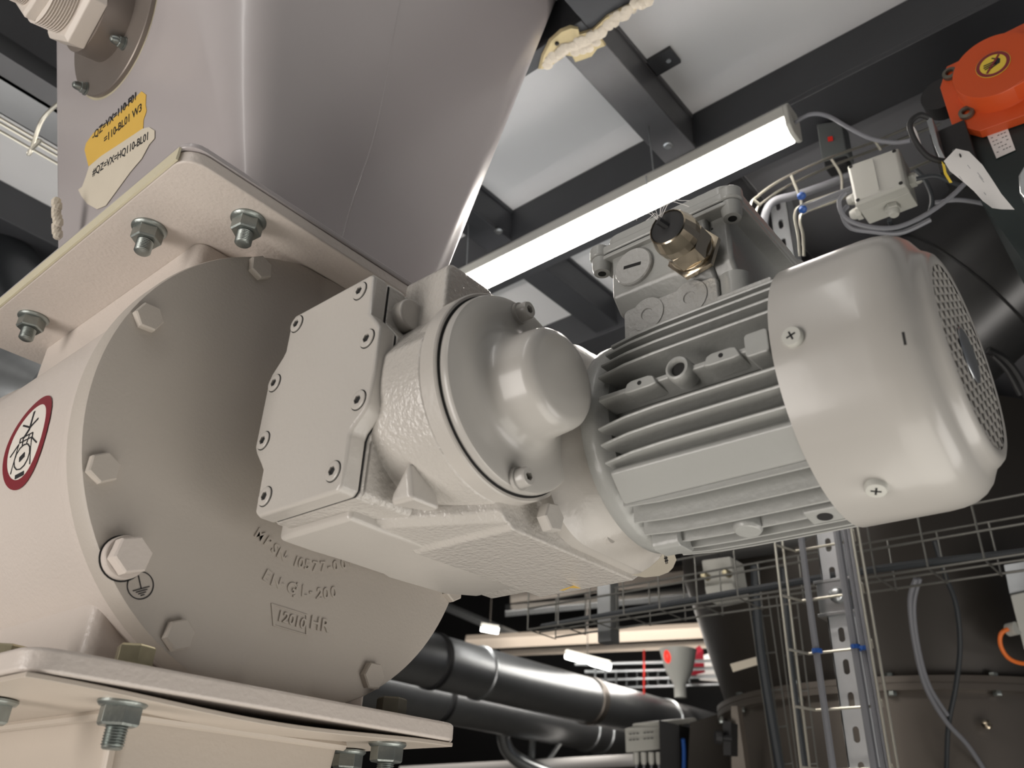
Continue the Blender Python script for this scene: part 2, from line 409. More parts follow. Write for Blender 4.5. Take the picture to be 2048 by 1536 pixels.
# ------------------------------------------------------------------ hopper above the valve
hopper = thing('inlet_hopper', 'tall greyish white flared steel hopper standing on the rotary valve', 'hopper', (CX, .8, ZT))
b = NB(); prism(b, rrect(.2095, .600, YF - .001, 1.052, .018), 'Z', ZT + .0002, ZT + .006); obj('hopper_flange', b, 'hopper', hopper, bevel=.0015)
b = NB()
def left_x(z): return .300 - .289 * (z - ZT)
rings = []
for z in (ZT + .003, .56, .62, .68, .74, .80, .86, .92, .98, 1.04, 1.12, 1.2, 1.3, 1.4, 1.52):
    t = (z - ZT)
    x0, x1 = left_x(z), .548 + .30 * t; y0, y1 = .612, 1.03 + .05 * t
    r = [.03, .02, .030 + .17 * t, .025 + .05 * t]
    rings.append([V(x, y, z) for x, y in rrect(x0, x1, y0, y1, r, 10)])
loft(b, rings, False)
obj('hopper_shell', b, 'hopper', hopper, label='flared greyish white sheet steel shell')
b = NB()
tube(b, [(.404, .6125, ZT + .006), (.412, .6125, .62), (.428, .6125, .75), (.432, .6125, .95), (.44, .6125, 1.3)], .0012, 6)
obj('weld_seam', b, 'hopper', hopper)
b = NB(); prism(b, rrect(.2090, .2112, YF + .012, 1.045, 0), 'Z', .5083, ZT + .001)
obj('edge_sealant', b, 'cream', hopper, label='cream sealant strip along the flange edge')

# round inspection plate with plastic sensor on the hopper's left wall
nl = V(-1, 0, -.289).normalized(); vl = V(-.289, 0, 1).normalized()
if vl.z < 0: vl = -vl
def onwall(y, z, off=0.): return V(left_x(z), y, z) + nl * off
pc = onwall(.866, .903)
plate = thing('round_plate', 'round brown-grey steel plate bolted on the hopper side wall', 'plate', pc)
b = NB(); lathe(b, pc - nl * .004, nl, [(.106, 0), (.106, .004)], 96); obj('gasket', b, 'cream', plate, label='cream gasket under the plate')
b = NB(); lathe(b, pc, nl, [(.103, 0), (.103, .005), (.102, .006)], 96); obj('plate_disc', b, 'plate_dark', plate)
for (x, y) in ((258, 92), (182, 182)):
    r_ = ray(x, y); t = (left_x(0) ) / (r_.x + .289 * r_.z); q = r_ * t + nl * .006
    b = NB(); lathe(b, q, nl, [(.0085, 0), (.0085, .002)], 24); obj('washer', b, 'zinc', plate)
    b = NB(); hexa(b, q + nl * .002, nl, .013, .006, .2); lathe(b, q + nl * .008, nl, [(.0055, 0), (.0055, .004), (.004, .008), (.001, .0095)], 20)
    obj('cap_nut', b, 'zinc', plate, bevel=.0004)
pipe_c = onwall(.866, .906, .006)
b = NB(); lathe(b, pipe_c, nl, [(.062, 0), (.062, .03)], 48); obj('socket', b, 'plate_dark', plate)
sensor = thing('level_sensor', 'ribbed white plastic sensor screwed into the round plate, black cable end', 'sensor', pipe_c + nl * .03)
b = NB(); hexa(b, pipe_c + nl * .030, nl, .112, .024, .4, .2); obj('hex_nut', b, 'ptfe', sensor, bevel=.004, seg=3)
b = NB()
prof = [(.05, .054)]
t = .054
while t < .082: prof += [(.050, t), (.047, t + .0015)]; t += .003
lathe(b, pipe_c, nl, prof, 48); obj('threaded_body', b, 'ptfe', sensor)
b = NB(); hexa(b, pipe_c + nl * .082, nl, .085, .014, .1, .2); obj('hex_nut', b, 'ptfe', sensor, bevel=.003)
b = NB(); prof = [(.034, .096)]; t = .096
while t < .112: prof += [(.036, t), (.033, t + .001)]; t += .002
lathe(b, pipe_c, nl, prof, 48); obj('collar', b, 'ptfe', sensor)
b = NB(); lathe(b, pipe_c, nl, [(.026, .112), (.026, .135), (.022, .137), (.022, .175), (.019, .178), (.019, .25)], 40); obj('cable_end', b, 'black', sensor, label='black cable connector')

# handwritten tape labels on the hopper wall
def wallpt(x, y, off=0.):
    r_ = ray(x, y); return r_ * (left_x(0) / (r_.x + .289 * r_.z)) + nl * off
def tape(name, label, loop, m, writing, off):
    o = thing(name, label, 'label', wallpt(*loop[0], off))
    b = NB(); sheet(b, [wallpt(x, y, off) for x, y in loop], None, .0004, nl); obj('tape', b, m, o, flat=True)
    for s, p, q, h in writing:
        a, c = wallpt(*p, off + .0006), wallpt(*q, off + .0006)
        text('handwriting', s, a, c - a, nl, h, 'ink', o, .0001, 'black marker writing', .98, .00018)
    return o
tape('tape_label', 'yellow handwritten tape label stuck on the hopper wall',
     [(173, 287), (188, 266), (225, 240), (262, 205), (284, 183), (293, 190), (292, 210), (294, 222), (288, 240), (287, 258), (240, 290), (205, 312), (178, 333), (170, 300)], 'tape_y',
     [('-QZ=VX=110-F01', (186, 281), (268, 204), .0150), ('=110-BL01 W3', (209, 288), (284, 222), .0150)], .0003)
tape('tape_label', 'cream handwritten tape label with curled lower edge, below the yellow one',
     [(180, 333), (205, 312), (245, 286), (287, 258), (300, 255), (311, 262), (311, 277), (300, 290), (285, 318), (262, 345), (235, 382), (213, 412), (196, 419), (176, 408), (164, 392), (158, 380), (166, 374), (174, 352)], 'tape_c',
     [('#QZ=VX=HQ110-BL01', (187, 353), (301, 278), .0140)], .0008)
b = NB()
for i in range(9):
    sphere(b, D(114 + random.uniform(-2, 4), 405 + i * 8, 1.02) , .006, 1, 1, 1.3, 8)
tag(obj('foam_residue', b, 'foam_cut'), 'pale foam residue behind the left edge of the hopper', 'foam')

# ------------------------------------------------------------------ gearmotor
gm = thing('gear_motor', 'grey geared motor flange-mounted on the rotary valve end cover', 'motor', (.5, .4, .2))
def z4(x, y): return (480 + x * .35156, 500 + y * .35156)
XP = .33
# inspection cover outline in (y, z)
PO = [(.446, .3975), (.4425, .3935), (.4420, .358), (.4310, .346), (.4262, .340), (.4258, .300), (.4275, .276), (.431, .2705), (.4425, .260), (.4445, .255), (.4445, .217), (.4480, .2125),
      (.541, .2130), (.5475, .2175), (.5485, .253), (.5530, .259), (.5630, .271), (.5665, .277), (.5670, .338), (.5640, .345), (.5530, .357), (.5500, .362), (.5500, .3925), (.5455, .3975)]
def scale_poly(P, k, cy=None, cz=None):
    cy = sum(p[0] for p in P) / len(P) if cy is None else cy; cz = sum(p[1] for p in P) / len(P) if cz is None else cz
    return [(cy + (p[0] - cy) * k, cz + (p[1] - cz) * k) for p in P]
b = NB(); prism(b, PO, 'X', XP, XP + .0165)
icov = obj('inspection_cover', b, 'gear', gm, bevel=.0032, seg=4, limit=50, label='flat lobed inspection cover held by eight socket screws')
b = NB(); prism(b, scale_poly(PO, .985), 'X', XP + .0160, XP + .0175); obj('cover_joint', b, 'gap', gm)
def socket_screw(c, d, r, h, parent, m='gear', ring=True, name='socket_screw'):
    c, d = Vector(c), Vector(d)
    if ring:
        b = NB(); lathe(b, c - d * .0004, d, [(r * 1.10, 0), (r * 1.10, .0006)], 32); obj('screw_recess', b, 'gap', parent)
    b = NB(); lathe(b, c, d, [(r, -.0002), (r, h * .75), (r * .88, h), (r * .56, h)], 32, 0, False)
    u, v, dd = basis(d)
    hx = [(r * .5, h), (r * .5, h - .0035)]
    ringo = [c + dd * h + (u * math.cos(2*math.pi*i/24) + v * math.sin(2*math.pi*i/24)) * r * .56 for i in range(24)]
    def hexr(i):
        a = (2*math.pi*i/24) % (math.pi/3) - math.pi/6
        return r * .43 / math.cos(a)
    R1 = [c + dd * h + (u * math.cos(2*math.pi*i/24) + v * math.sin(2*math.pi*i/24)) * hexr(i) for i in range(24)]
    R2 = [p - dd * .004 for p in R1]
    loft(b, [ringo, R1, R2], False)
    o = obj(name, b, m, parent, angle=40)
    b = NB(); sheet(b, [p + dd * .0003 for p in R2], None, .0003, dd); obj('hex_socket', b, 'dark_steel', o, flat=True)
for y, z in ((.4578, .3852), (.5395, .386), (.4393, .3335), (.5556, .3336), (.439, .2809), (.5546, .2804), (.4561, .2294), (.5362, .2285)):
    socket_screw((XP, y, z), -ex, .0076, .0016, icov)
# housing
b = NB()
prism(b, scale_poly(PO, .998), 'X', XP + .0172, XP + .034)
prism(b, rrect(.443, .548, .2135, .396, .006), 'X', XP + .02, .60)
obj('gear_housing', b, 'gear_rough', gm, bevel=.0012, seg=3, limit=40, label='cast gearbox housing')
b = NB()
prism(b, [(.3605, .2105), (.3605, .2062), (.392, .2058), (.426, .2065), (.470, .2065), (.476, .205), (.545, .207), (.59, .215), (.615, .24), (.615, .385), (.60, .398), (.40, .398), (.3605, .398)], 'Y', .470, .556)
obj('housing_rear', b, 'gear', gm, bevel=.004, seg=3)
b = NB()       # front housing: round towards the lower left, facets above
FP = [(CX + .0835 * math.cos(math.radians(a)), CZ + .0835 * math.sin(math.radians(a))) for a in range(270, 178, -6)] + [(.3375, .318), (.352, .340), (.372, .364), (.400, .384), (.44, .392), (.60, .392), (.648, .36), (.652, .25), (.625, .225)]
prism(b, FP, 'Y', .385, .485)
obj('housing_front', b, 'gear_rough', gm, bevel=.003, seg=3, limit=15, label='glossy ripple-painted casting around the output shaft')
b = NB(); prism(b, [(.425, .2225), (.428, .2150), (.434, .2090), (.438, .2080), (.442, .2050), (.60, .2065), (.625, .222), (.60, .24), (.44, .24)], 'Y', .383, .485,
          [(.374, .2225), (.376, .2120), (.384, .2085), (.436, .2075), (.440, .2045), (.60, .2065), (.625, .222), (.60, .24), (.40, .24)])
obj('housing_base', b, 'gear_rough', gm, bevel=.002, seg=2, limit=15)
b = NB(); lathe(b, (CX, .372, CZ), ey, [(.0815, 0), (.0825, .001), (.0825, .014), (.080, .016), (.078, .03)], 96)
obj('bearing_flange', b, 'gear', gm)
b = NB(); lathe(b, (CX, .3715, CZ), ey, [(.0795, 0), (.0795, .0012)], 96); obj('flange_joint', b, 'gap', gm)
# buttress rib on the lower side
tp_, A_, B_, C_ = cyl_hit(817, 920, CX, CZ, .0850), at(770, 1012, Z=.212), at(823, 998, Z=.212), at(883, 1022, Z=.211)
b = NB(); vs = [b.verts.new(p) for p in (tp_, A_, B_, C_, V(.40, .43, .215), V(.395, .425, .25))]
for f in ((0, 1, 2), (0, 2, 3), (1, 4, 2), (2, 4, 3), (0, 5, 1), (0, 3, 5), (1, 5, 4), (3, 4, 5)): b.faces.new([vs[i] for i in f])
obj('buttress_rib', b, 'gear', gm, bevel=.0042, seg=3)
# lugs on top
b = NB(); prism(b, rrect(.352, .372, .362, .402, .006), 'Y', .455, .475)
obj('top_lug', b, 'gear', gm, bevel=.003)
b = NB(); prism(b, rrect(.372, .43, .34, .418, .010), 'Y', .404, .455); obj('top_lug', b, 'gear_rough', gm, bevel=.004, seg=3)
b = NB(); cyl(b, (.366, .432, .372), (.366, .462, .372), .014, 32); obj('top_boss', b, 'gear', gm, bevel=.002)
# bearing cap
b = NB()
lathe(b, (CX, .3715, CZ), -ey, [(.0775, 0), (.0782, .002), (.0782, .0055), (.0772, .0075), (.0745, .0083), (.062, .0085), (.054, .0090), (.0475, .0110), (.0435, .0155), (.0410, .023), (.0395, .040), (.0385, .0445), (.0355, .0485), (.0305, .0505), (.015, .0512), (0, .0514)], 96)
bcap = obj('bearing_cap', b, 'cowl', gm, label='round bearing cap with a domed centre')
for q in (z4(1585, 365), z4(1575, 1305)):
    p = at(*q, Y=.363)
    b = NB(); lathe(b, p, -ey, [(.0088, 0), (.0088, .003)], 28); obj('screw_boss', b, 'cowl', bcap)
    socket_screw(p - ey * .003, -ey, .0072, .0085, bcap, 'cowl', ring=False)
p = V(CX + .064, .363, CZ); 
# adaptor between gearbox and motor
b = NB()
rings = []
for y, h, r, f in ((.3848, .0905, .055, 0), (.372, .0905, .055, 0), (.368, .087, .058, 0), (.352, .078, .075, 0), (.342, .076, .0755, 0)):
    rings.append([V(x, y, z) for x, z in rrect(MX - h, MX + h, MZ - h, MZ + h, min(r, h * .995), 12)])
loft(b, rings); obj('adaptor', b, 'gear', gm, label='smooth flared adaptor casting')
for p in (at(1092, 1038, Y=.374), V(MX + .07, .374, MZ - .07), V(MX + .07, .374, MZ + .07)):
    b = NB(); hexa(b, p, -ey, .020, .009, .2); obj('adaptor_bolt', b, 'gear', gm, bevel=.0006)
b = NB(); lathe(b, (MX, .345, MZ), -ey, [(.076, 0), (.087, .002), (.0885, .004), (.0885, .014), (.086, .018), (.080, .024)], 96)
obj('motor_flange', b, 'motor', gm)
b = NB()
for a in (215, 235, 255):
    a = math.radians(a); c = V(MX + .082*math.cos(a), .36, MZ + .082*math.sin(a)); cyl(b, c, c + ey*.02, .006, 16)
obj('casting_boss', b, 'gear', gm)

# motor frame with fins
b = NB(); lathe(b, (MX, .325, MZ), -ey, [(.064, 0), (.067, .003), (.067, .16)], 96)
frame = obj('motor_frame', b, 'motor', gm, label='finned grey motor frame')
FR = .0955; RC = .064
Y0, Y1 = .324, .172
def fin_h(z, sx):
    dz = z - MZ; xo = math.sqrt(max(FR*FR - dz*dz, 0)); xi = math.sqrt(max(RC*RC - dz*dz, .0002))
    b = NB(); n = 7; rings = []
    for i in range(n):
        t = i / (n - 1); y = Y0 + (Y1 - Y0) * t
        k = 1 - .045 * (1 - t)**6 ; zz = z + (-.0022 * (1 - min(t * 3, 1))**2)
        x = MX + sx * xo * k
        rings.append([V(MX + sx*xi, y, z - .0032), V(x, y, zz - .0011), V(x + sx*.0006, y, zz), V(x, y, zz + .0011), V(MX + sx*xi, y, z + .0032)])
    loft(b, rings)
    obj('cooling_fin', b, 'motor', frame, angle=30)
for sx in (-1, 1):
    for z in (.3635, .3515, .3385, .326, .2815, .2695, .257): fin_h(z, sx)
    if sx == 1: fin_h(.3135, 1); fin_h(.2935, 1)
for x in (.4985, .5125, .5265, .5405, .5545, .5685, .5825, .597, .611):
    dx = x - MX; zo = math.sqrt(FR*FR - dx*dx); b = NB(); rings = []
    for i in range(6):
        y = Y0 + (Y1 - Y0) * i / 5; k = 1 - .04 * (1 - i/5)**6
        rings.append([V(x - .0032, y, MZ - math.sqrt(RC*RC - dx*dx)), V(x - .0011, y, MZ - zo*k), V(x, y, MZ - zo*k - .0006), V(x + .0011, y, MZ - zo*k), V(x + .0032, y, MZ - math.sqrt(RC*RC - dx*dx))])
    loft(b, rings); obj('cooling_fin', b, 'motor', frame, angle=30)
# smooth 45 degree pad between the two groups of fins
b = NB()
for s in (-1, 1):
    prism(b, [(MX + s*.045, .272), (MX + s*.0770, .2495), (MX + s*.0780, .2465), (MX + s*.0630, .2300), (MX + s*.0600, .2285), (MX + s*.03, .24)], 'Y', .322, .172)
obj('frame_pad', b, 'motor', frame, bevel=.0015, seg=2, label='smooth flat pad between the fins')
# rib with eyelet and lugs
b = NB()
prism(b, [(.485, .2975), (.4625, .3005), (.4625, .3045), (.485, .3080)], 'Y', .322, .172)
for y in (.283, .2177): 
    prism(b, [(y - .014, .2985), (y - .009, .2975), (y + .009, .2975), (y + .014, .2985), (y + .011, .3055), (y + .007, .3068), (y - .007, .3068), (y - .011, .3055)], 'X', .4595, .480)
prism(b, rrect(.183, .200, .294, .312, .003), 'X', .459, .485)
obj('side_rib', b, 'motor', frame, bevel=.0012)
b = NB(); rc = V(.462, .2509, .3033)
lathe(b, rc + ex*.012, -ex, [(.0098, 0), (.0098, .014), (.0088, .0165), (.0072, .017), (.0058, .0155), (.0054, .012), (.0054, .004)], 32, 0, False)
obj('eyelet', b, 'motor', frame, label='round drilled eyelet boss')
b = NB(); lathe(b, rc - ex*.0005, -ex, [(.0055, 0), (.0055, .0006)], 24)
obj('drilled_hole', b, 'gap', frame)  # black disc put in as the shade inside the eyelet
for y in (.283, .2177): b = NB(); lathe(b, V(.4594, y, .3025), -ex, [(.0017, 0), (.0017, .0003)], 16); obj('drilled_hole', b, 'gap', frame)
# bosses and foot pads under the frame
b = NB()
p = cyl_hit(1496, 1063, MX, MZ, FR + .002); d = (V(p.x, 0, p.z) - V(MX, 0, MZ)).normalized()
lathe(b, p - d*.012, d, [(.0105, 0), (.0105, .010), (.009, .0125)], 28); obj('frame_boss', b, 'motor', frame, bevel=.001)
b = NB()
prism(b, rrect(.533, .557, .2045, .222, .005), 'Y', .300, .323)
obj('frame_boss', b, 'motor', frame, bevel=.001)
b = NB(); p = cyl_hit(1650, 1033, MX, MZ, FR + .001); d = (V(p.x, 0, p.z) - V(MX, 0, MZ)).normalized(); u_, v_, w_ = basis(d)
s_ = d.cross(ey).normalized()
loft(b, [[p - d*.014 + s_*a*.009 + ey*c*.012 for a, c in ((-1, -1), (1, -1), (1, 1), (-1, 1))], [p + s_*a*.009 + ey*c*.012 for a, c in ((-1, -1), (1, -1), (1, 1), (-1, 1))]])
pad = obj('foot_pad', b, 'motor', frame, bevel=.0015)
b = NB(); lathe(b, p + d*.0001, d, [(.0052, 0), (.0052, .0004)], 24); obj('tapped_hole', b, 'gap', pad)

# fan cowl
b = NB()
lathe(b, (MX, 0, MZ), ey, [(.0955, .182), (.0972, .1815), (.0972, .125), (.0966, .117), (.0948, .109), (.0915, .1030), (.0870, .0985), (.0815, .0955), (.0775, .0932), (.0750, .0895), (.0725, .0868), (.0690, .0853), (.0650, .0860)], 128, 0, False)
cowl = obj('fan_cowl', b, 'cowl', gm, label='smooth glossy fan cowl with rounded end')
b = NB(); hr = .0062; pitch_x = hr * math.sqrt(3); rows = int(.07 / (hr * 1.5)) + 1
for j in range(-rows, rows + 1):
    for i in range(-rows, rows + 1):
        cx = (i + (j % 2) / 2) * pitch_x; cz = j * hr * 1.5
        if math.hypot(cx, cz) > .0655: continue
        O = [V(MX + cx + hr*math.cos(math.radians(30+60*k)), .0862, MZ + cz + hr*math.sin(math.radians(30+60*k))) for k in range(6)]
        solid = math.hypot(cx, cz) < .012
        I = [V(MX + cx + hr*.74*math.cos(math.radians(30+60*k)), .0862, MZ + cz + hr*.74*math.sin(math.radians(30+60*k))) for k in range(6)]
        if solid: sheet(b, O, None, .0012, ey)
        else: sheet(b, O, I, .0012, ey)
obj('grille', b, 'cowl', cowl, flat=True, label='hexagonal mesh air intake')
b = NB(); lathe(b, (MX, .12, MZ), ey, [(.025, -.02), (.03, 0), (.094, .0), (.094, .003)], 48); obj('fan_wheel', b, 'black', cowl)
b = NB(); sphere(b, (MX, .086, MZ), .02, 1, .12, 1, 24); obj('grille_centre', b, 'galv', cowl)
for q, ph in (((1587, 676), 1), ((1757, 1030), 1)):
    p = cyl_hit(*q, MX, MZ, .0972) if q[0] < 1700 else V(MX - .035, .15, MZ - .0907)
    d = (V(p.x, 0, p.z) - V(MX, 0, MZ)).normalized(); u_, v_, w_ = basis(d)
    b = NB(); lathe(b, p, d, [(.0070, -.001), (.0070, .0028), (.0062, .0042), (.001, .0044)], 28)
    s = obj('cross_screw', b, 'boxgrey', cowl)
    b = NB()
    for a in (.3, .3 + math.pi / 2):
        q1 = (u_*math.cos(a) + v_*math.sin(a)) * .0032; stroke(b, p + d*.0043 - q1, p + d*.0043 + q1, .0012, d, .0003)
    obj('cross_slot', b, 'gap', s, flat=True)
b = NB(); p = cyl_hit(1809, 680, MX, MZ, .0972)
for (x, y), (x2, y2) in (((1806, 664), (1811, 690)),):
    p, q = cyl_hit(x, y, MX, MZ, .0974), cyl_hit(x2, y2, MX, MZ, .0974); d = (V(p.x, 0, p.z) - V(MX, 0, MZ)).normalized(); stroke(b, p, q, .0016, d, .0002)
obj('scratch', b, 'gap', cowl, flat=True)

# terminal box
TX = .500
b = NB(); prism(b, [(.517, .4065), (.507, .420), (.507, .4655), (.622, .4655), (.622, .4065)], 'Y', .2225, .3285)
tbox = obj('terminal_box', b, 'motor', gm, bevel=.004, seg=3, label='grey terminal box on top of the motor')
b = NB(); prism(b, [(.512, .4072), (.500, .421), (.500, .4650), (.520, .4650), (.520, .4072)], 'Y', .2395, .3318); obj('gland_pad', b, 'motor', tbox, bevel=.003, seg=3)
b = NB(); prism(b, rrect(.4945, .634, .2085, .3470, .014), 'Z', .4672, .4765)
prism(b, rrect(.4985, .629, .2130, .3390, .014), 'Z', .4765, .4880)
for x, y in ((.5015, .3440), (.5030, .2165), (.625, .2165)): cyl(b, (x, y, .4672), (x, y, .4800), .0098, 28)
obj('terminal_lid', b, 'motor', tbox, bevel=.0025, seg=3)
b = NB(); prism(b, rrect(.4955, .633, .2100, .3460, .013), 'Z', .4658, .4672); obj('lid_gasket', b, 'gap', tbox)
b = NB(); prism(b, rrect(.4945, .634, .2085, .3470, .014), 'Z', .4618, .4658); obj('box_rim', b, 'motor', tbox, bevel=.001)
for x, y in ((.5015, .3430), (.5040, .2175)):
    b = NB(); lathe(b, (x, y, .4665), -ez, [(.0088, 0), (.0083, .010), (.0072, .0135), (.0036, .0137)], 28); l = obj('lid_lug', b, 'motor', tbox)
    b = NB(); lathe(b, (x, y, .4527), -ez, [(.0036, 0), (.0036, .0003)], 16); obj('lug_hole', b, 'gap', l)
b = NB()
for (x, y), r_ in (((1424, 474), .0028), ((1420, 484), .0022), ((1415, 495), .0016), ((1398, 512), .0013), ((1424, 458), .0011)):
    lathe(b, at(x, y, X=TX - .0002), -ex, [(r_, 0), (r_ * .9, .0003)], 7)
obj('paint_chips', b, 'gap', tbox)
pc_ = at(1270, 536, X=TX)
b = NB(); lathe(b, (TX, pc_.y, pc_.z), -ex, [(.0182, 0), (.0182, .003), (.0172, .0042), (.001, .0044)], 48); plug = obj('blanking_plug', b, 'motor_rough', tbox)
b = NB(); a = V(TX - .0044, pc_.y, pc_.z); stroke(b, a + ey*.0085 + ez*.0012, a - ey*.0085 - ez*.0012, .003, -ex, .0003); obj('plug_slot', b, 'gap', plug, flat=True)
gc = at(1391, 509, X=TX)
b = NB(); hexa(b, gc, -ex, .0410, .0055, .15, .2); lathe(b, gc - ex*.0055, -ex, [(.019, 0), (.019, .003)], 32)
gland = obj('cable_gland', b, 'brass', tbox, bevel=.0006, label='nickel-plated brass cable gland')
b = NB(); hexa(b, gc - ex*.0085, -ex, .0345, .017, .15, .05); obj('gland_body', b, 'brass', tbox, bevel=.0006)
b = NB(); lathe(b, gc - ex*.0255, -ex, [(.0186, 0), (.0192, .001), (.0192, .0075), (.0160, .0180), (.0150, .0188), (.0146, .016)], 22, 0, False); obj('gland_nut', b, 'brass', tbox, angle=12)
b = NB(); lathe(b, gc - ex*.040, -ex, [(.0150, 0), (.0146, .003), (.011, .0045), (.0001, .005)], 32)
tube(b, [gc - ex*.044, gc - ex*.052 + ez*.002 + ey*.003], .0032, 8, False)
obj('rubber_seal', b, 'black', tbox)
gpx = gc - ex * .050 + ez*.002 + ey*.003
b = NB()
for i in range(11):
    a = random.uniform(0, math.pi); L = random.uniform(.012, .03)
    e = gpx + ey * L * math.cos(a) * .9 + ez * (.004 + L * .6 * math.sin(a)) - ex * random.uniform(-.004, .012)
    mid = gpx + (e - gpx) * .5 + ez * random.uniform(.004, .010)
    tube(b, [gpx, mid, e, e + ey * random.uniform(-.008, .008) - ez * random.uniform(0, .008)], .00022, 5)
tag(obj('frayed_thread', b, 'paper'), 'loose white threads frayed around the cable gland opening', 'thread')
b = NB(); prism(b, rrect(.2365, .3235, .360, .4060, .005), 'X', .5045, .61)
prism(b, rrect(.2335, .3295, .352, .372, .003), 'X', .5020, .61)
ped = obj('box_pedestal', b, 'motor_rough', gm, bevel=.0015, label='ripple-painted casting under the terminal box')
for q in ((1295, 629), (1380, 596)):
    p = at(*q, X=.5045)
    b = NB(); lathe(b, p, -ex, [(.0158, -.002), (.0155, .0010), (.0068, .0014), (.0055, .0014), (.0050, .0003), (.0001, .0006)], 40); obj('knockout', b, 'motor_rough', ped)
b = NB(); cyl(b, (.520, .2280, .372), (.520, .2280, .4065), .0135, 28); obj('pedestal_boss', b, 'motor', ped)
b = NB(); prism(b, rrect(.188, .2325, .364, .376, .002), 'X', .492, .56); obj('frame_shoulder', b, 'motor_rough', gm, bevel=.0015)
# tape under the gearbox
b = NB()
tl = [(1262, 1150), (1280, 1146), (1300, 1134), (1318, 1118), (1330, 1100), (1346, 1101), (1352, 1120), (1345, 1136), (1336, 1145), (1318, 1152), (1290, 1155), (1272, 1152)]
sheet(b, [at(x, y, Y=.338) for x, y in tl], None, .0004, -ey)
tp = thing('loose_tape', 'cream tape with a hash mark hanging under the motor flange', 'tape', at(1300, 1140, Y=.338))
obj('tape', b, 'tape_c', tp, flat=True)
p0 = at(1331, 1126, Y=.3374); text('hash_mark', '#', p0, at(1343, 1122, Y=.3374) - p0, -ey, .009, 'ink', tp, .0001, None, 1, .0002)
b = NB(); yl = [(1118, 1181), (1150, 1170), (1200, 1161), (1200, 1168), (1160, 1177), (1140, 1176), (1128, 1181)]
sheet(b, [at(x, y, Y=.435) for x, y in yl], None, .0004, -ey); obj('torn_edge', b, 'tape_y', tp, flat=True, label='torn yellow edge')
# ------------------------------------------------------------------ steelwork under the deck
def beam(name, label, b, m='beam', grp='steel beams under the deck'):
    return tag(obj(name, b, m, bevel=.002), label, 'beam', grp)
b = NB(); box(b, .84, 2.6, .580, .655, 1.30, 1.31); box(b, .84, 2.6, .585, .593, 1.31, 1.39); box(b, .84, 2.6, .580, .655, 1.39, 1.3995)
cb = beam('steel_beam', 'scuffed black cross beam passing above the lamp, nearest the foam lump', b, 'beam_dirty')
b = NB(); box(b, .70, 2.6, 1.085, 1.160, 1.30, 1.31); box(b, .70, 2.6, 1.09, 1.098, 1.31, 1.39); box(b, .70, 2.6, 1.085, 1.160, 1.39, 1.3995)
beam('steel_beam', 'second black cross beam, behind the lamp towards the hopper', b)
b = NB(); box(b, .70, .830, -1.1, .58, 1.288, 1.30); box(b, .795, .830, .58, 3.4, 1.288, 1.30); box(b, .80, .81, -1.1, 3.4, 1.30, 1.3995)
beam('steel_beam', 'long black beam beside the hopper top with foam along its edge', b)
b = NB(); box(b, 1.20, 1.325, -1.1, 3.4, 1.288, 1.30); box(b, 1.2, 1.208, -1.1, 3.4, 1.30, 1.3995)
beam('steel_beam', 'long black beam running up to the orange cover', b)
b = NB(); box(b, 1.66, 1.85, .60, 3.4, 1.288, 1.3995)
beam('steel_beam', 'far long black beam between bearing cap and terminal box', b)
b = NB(); box(b, -.9, .65, 1.44, 1.56, 1.29, 1.3995)
beam('steel_beam', 'black beam crossing the upper left corner behind the hopper', b)
b = NB(); box(b, -.9, .60, 2.02, 2.14, 1.30, 1.3995)
beam('steel_beam', 'lower black beam at the left behind the hopper', b)
br = thing('angle_bracket', 'small black bracket with a screw fixed to the cross beam and deck', 'bracket', at(1330, 135, Z=1.395))
b = NB(); p = at(1325, 140, Z=1.39); q = at(1290, 170, Z=1.39)
box(b, p.x - .035, p.x + .008, .528, .585, 1.390, 1.3995); obj('plate', b, 'beam', br, bevel=.001)
b = NB(); c = at(1330, 138, Z=1.388); lathe(b, (c.x - .012, .545, 1.391), -ez, [(.006, 0), (.005, .003)], 12); obj('screw_head', b, 'galv', br)
for q, lab in (((1336, 291), 'bright screw head under the scuffed cross beam'), ((997, 462), 'bright screw head under the second cross beam')):
    c = at(*q, Z=1.30); b = NB(); lathe(b, (c.x, c.y, 1.2998), -ez, [(.010, 0), (.010, .001), (.006, .002), (.006, .005), (.001, .005)], 16)
    tag(obj('screw', b, 'galv'), lab, 'screw')
# foam
fo = [(1076, 138), (1083, 110), (1098, 80), (1120, 60), (1140, 52), (1156, 55), (1158, 66), (1185, 58), (1215, 30), (1250, 12), (1300, -8), (1300, 2), (1265, 18), (1232, 44), (1205, 66), (1200, 72), (1212, 90), (1196, 96), (1184, 112), (1168, 118), (1150, 124), (1144, 112), (1130, 110), (1110, 124), (1088, 138)]
P = [at(x, y, Z=1.286) for x, y in fo]
b = NB(); loft(b, [[p + ez * .003 for p in P], P, [p.lerp(sum(P, V(0, 0, 0)) / len(P), .06) - ez * .004 for p in P]])
fm = thing('insulation_foam', 'yellowish expanding foam smeared along the beam beside the hopper', 'foam', P[0])
obj('foam_body', b, 'foam', fm)
b = NB(); ridge = smooth_path([at(x, y, Z=1.283) for x, y in ((1090, 130), (1110, 112), (1130, 98), (1155, 86), (1180, 76), (1200, 64), (1220, 46), (1245, 28), (1275, 10), (1300, -4))], 8)
for p in ridge: sphere(b, p + V(random.uniform(-.004, .004), random.uniform(-.003, .003), random.uniform(-.002, .002)), random.uniform(.007, .0105), 1.2, 1, .45, 10)
for x, y in ((1165, 100), (1178, 96), (1192, 84), (1150, 104)): sphere(b, at(x, y, Z=1.283), .0085, 1.2, 1.1, .5, 10)
obj('cut_face', b, 'foam_cut', fm, label='pale cut foam ridge')
b = NB(); sphere(b, at(1114, 87, Z=1.281), .004); obj('bubble_hole', b, 'black', fm)
b = NB()
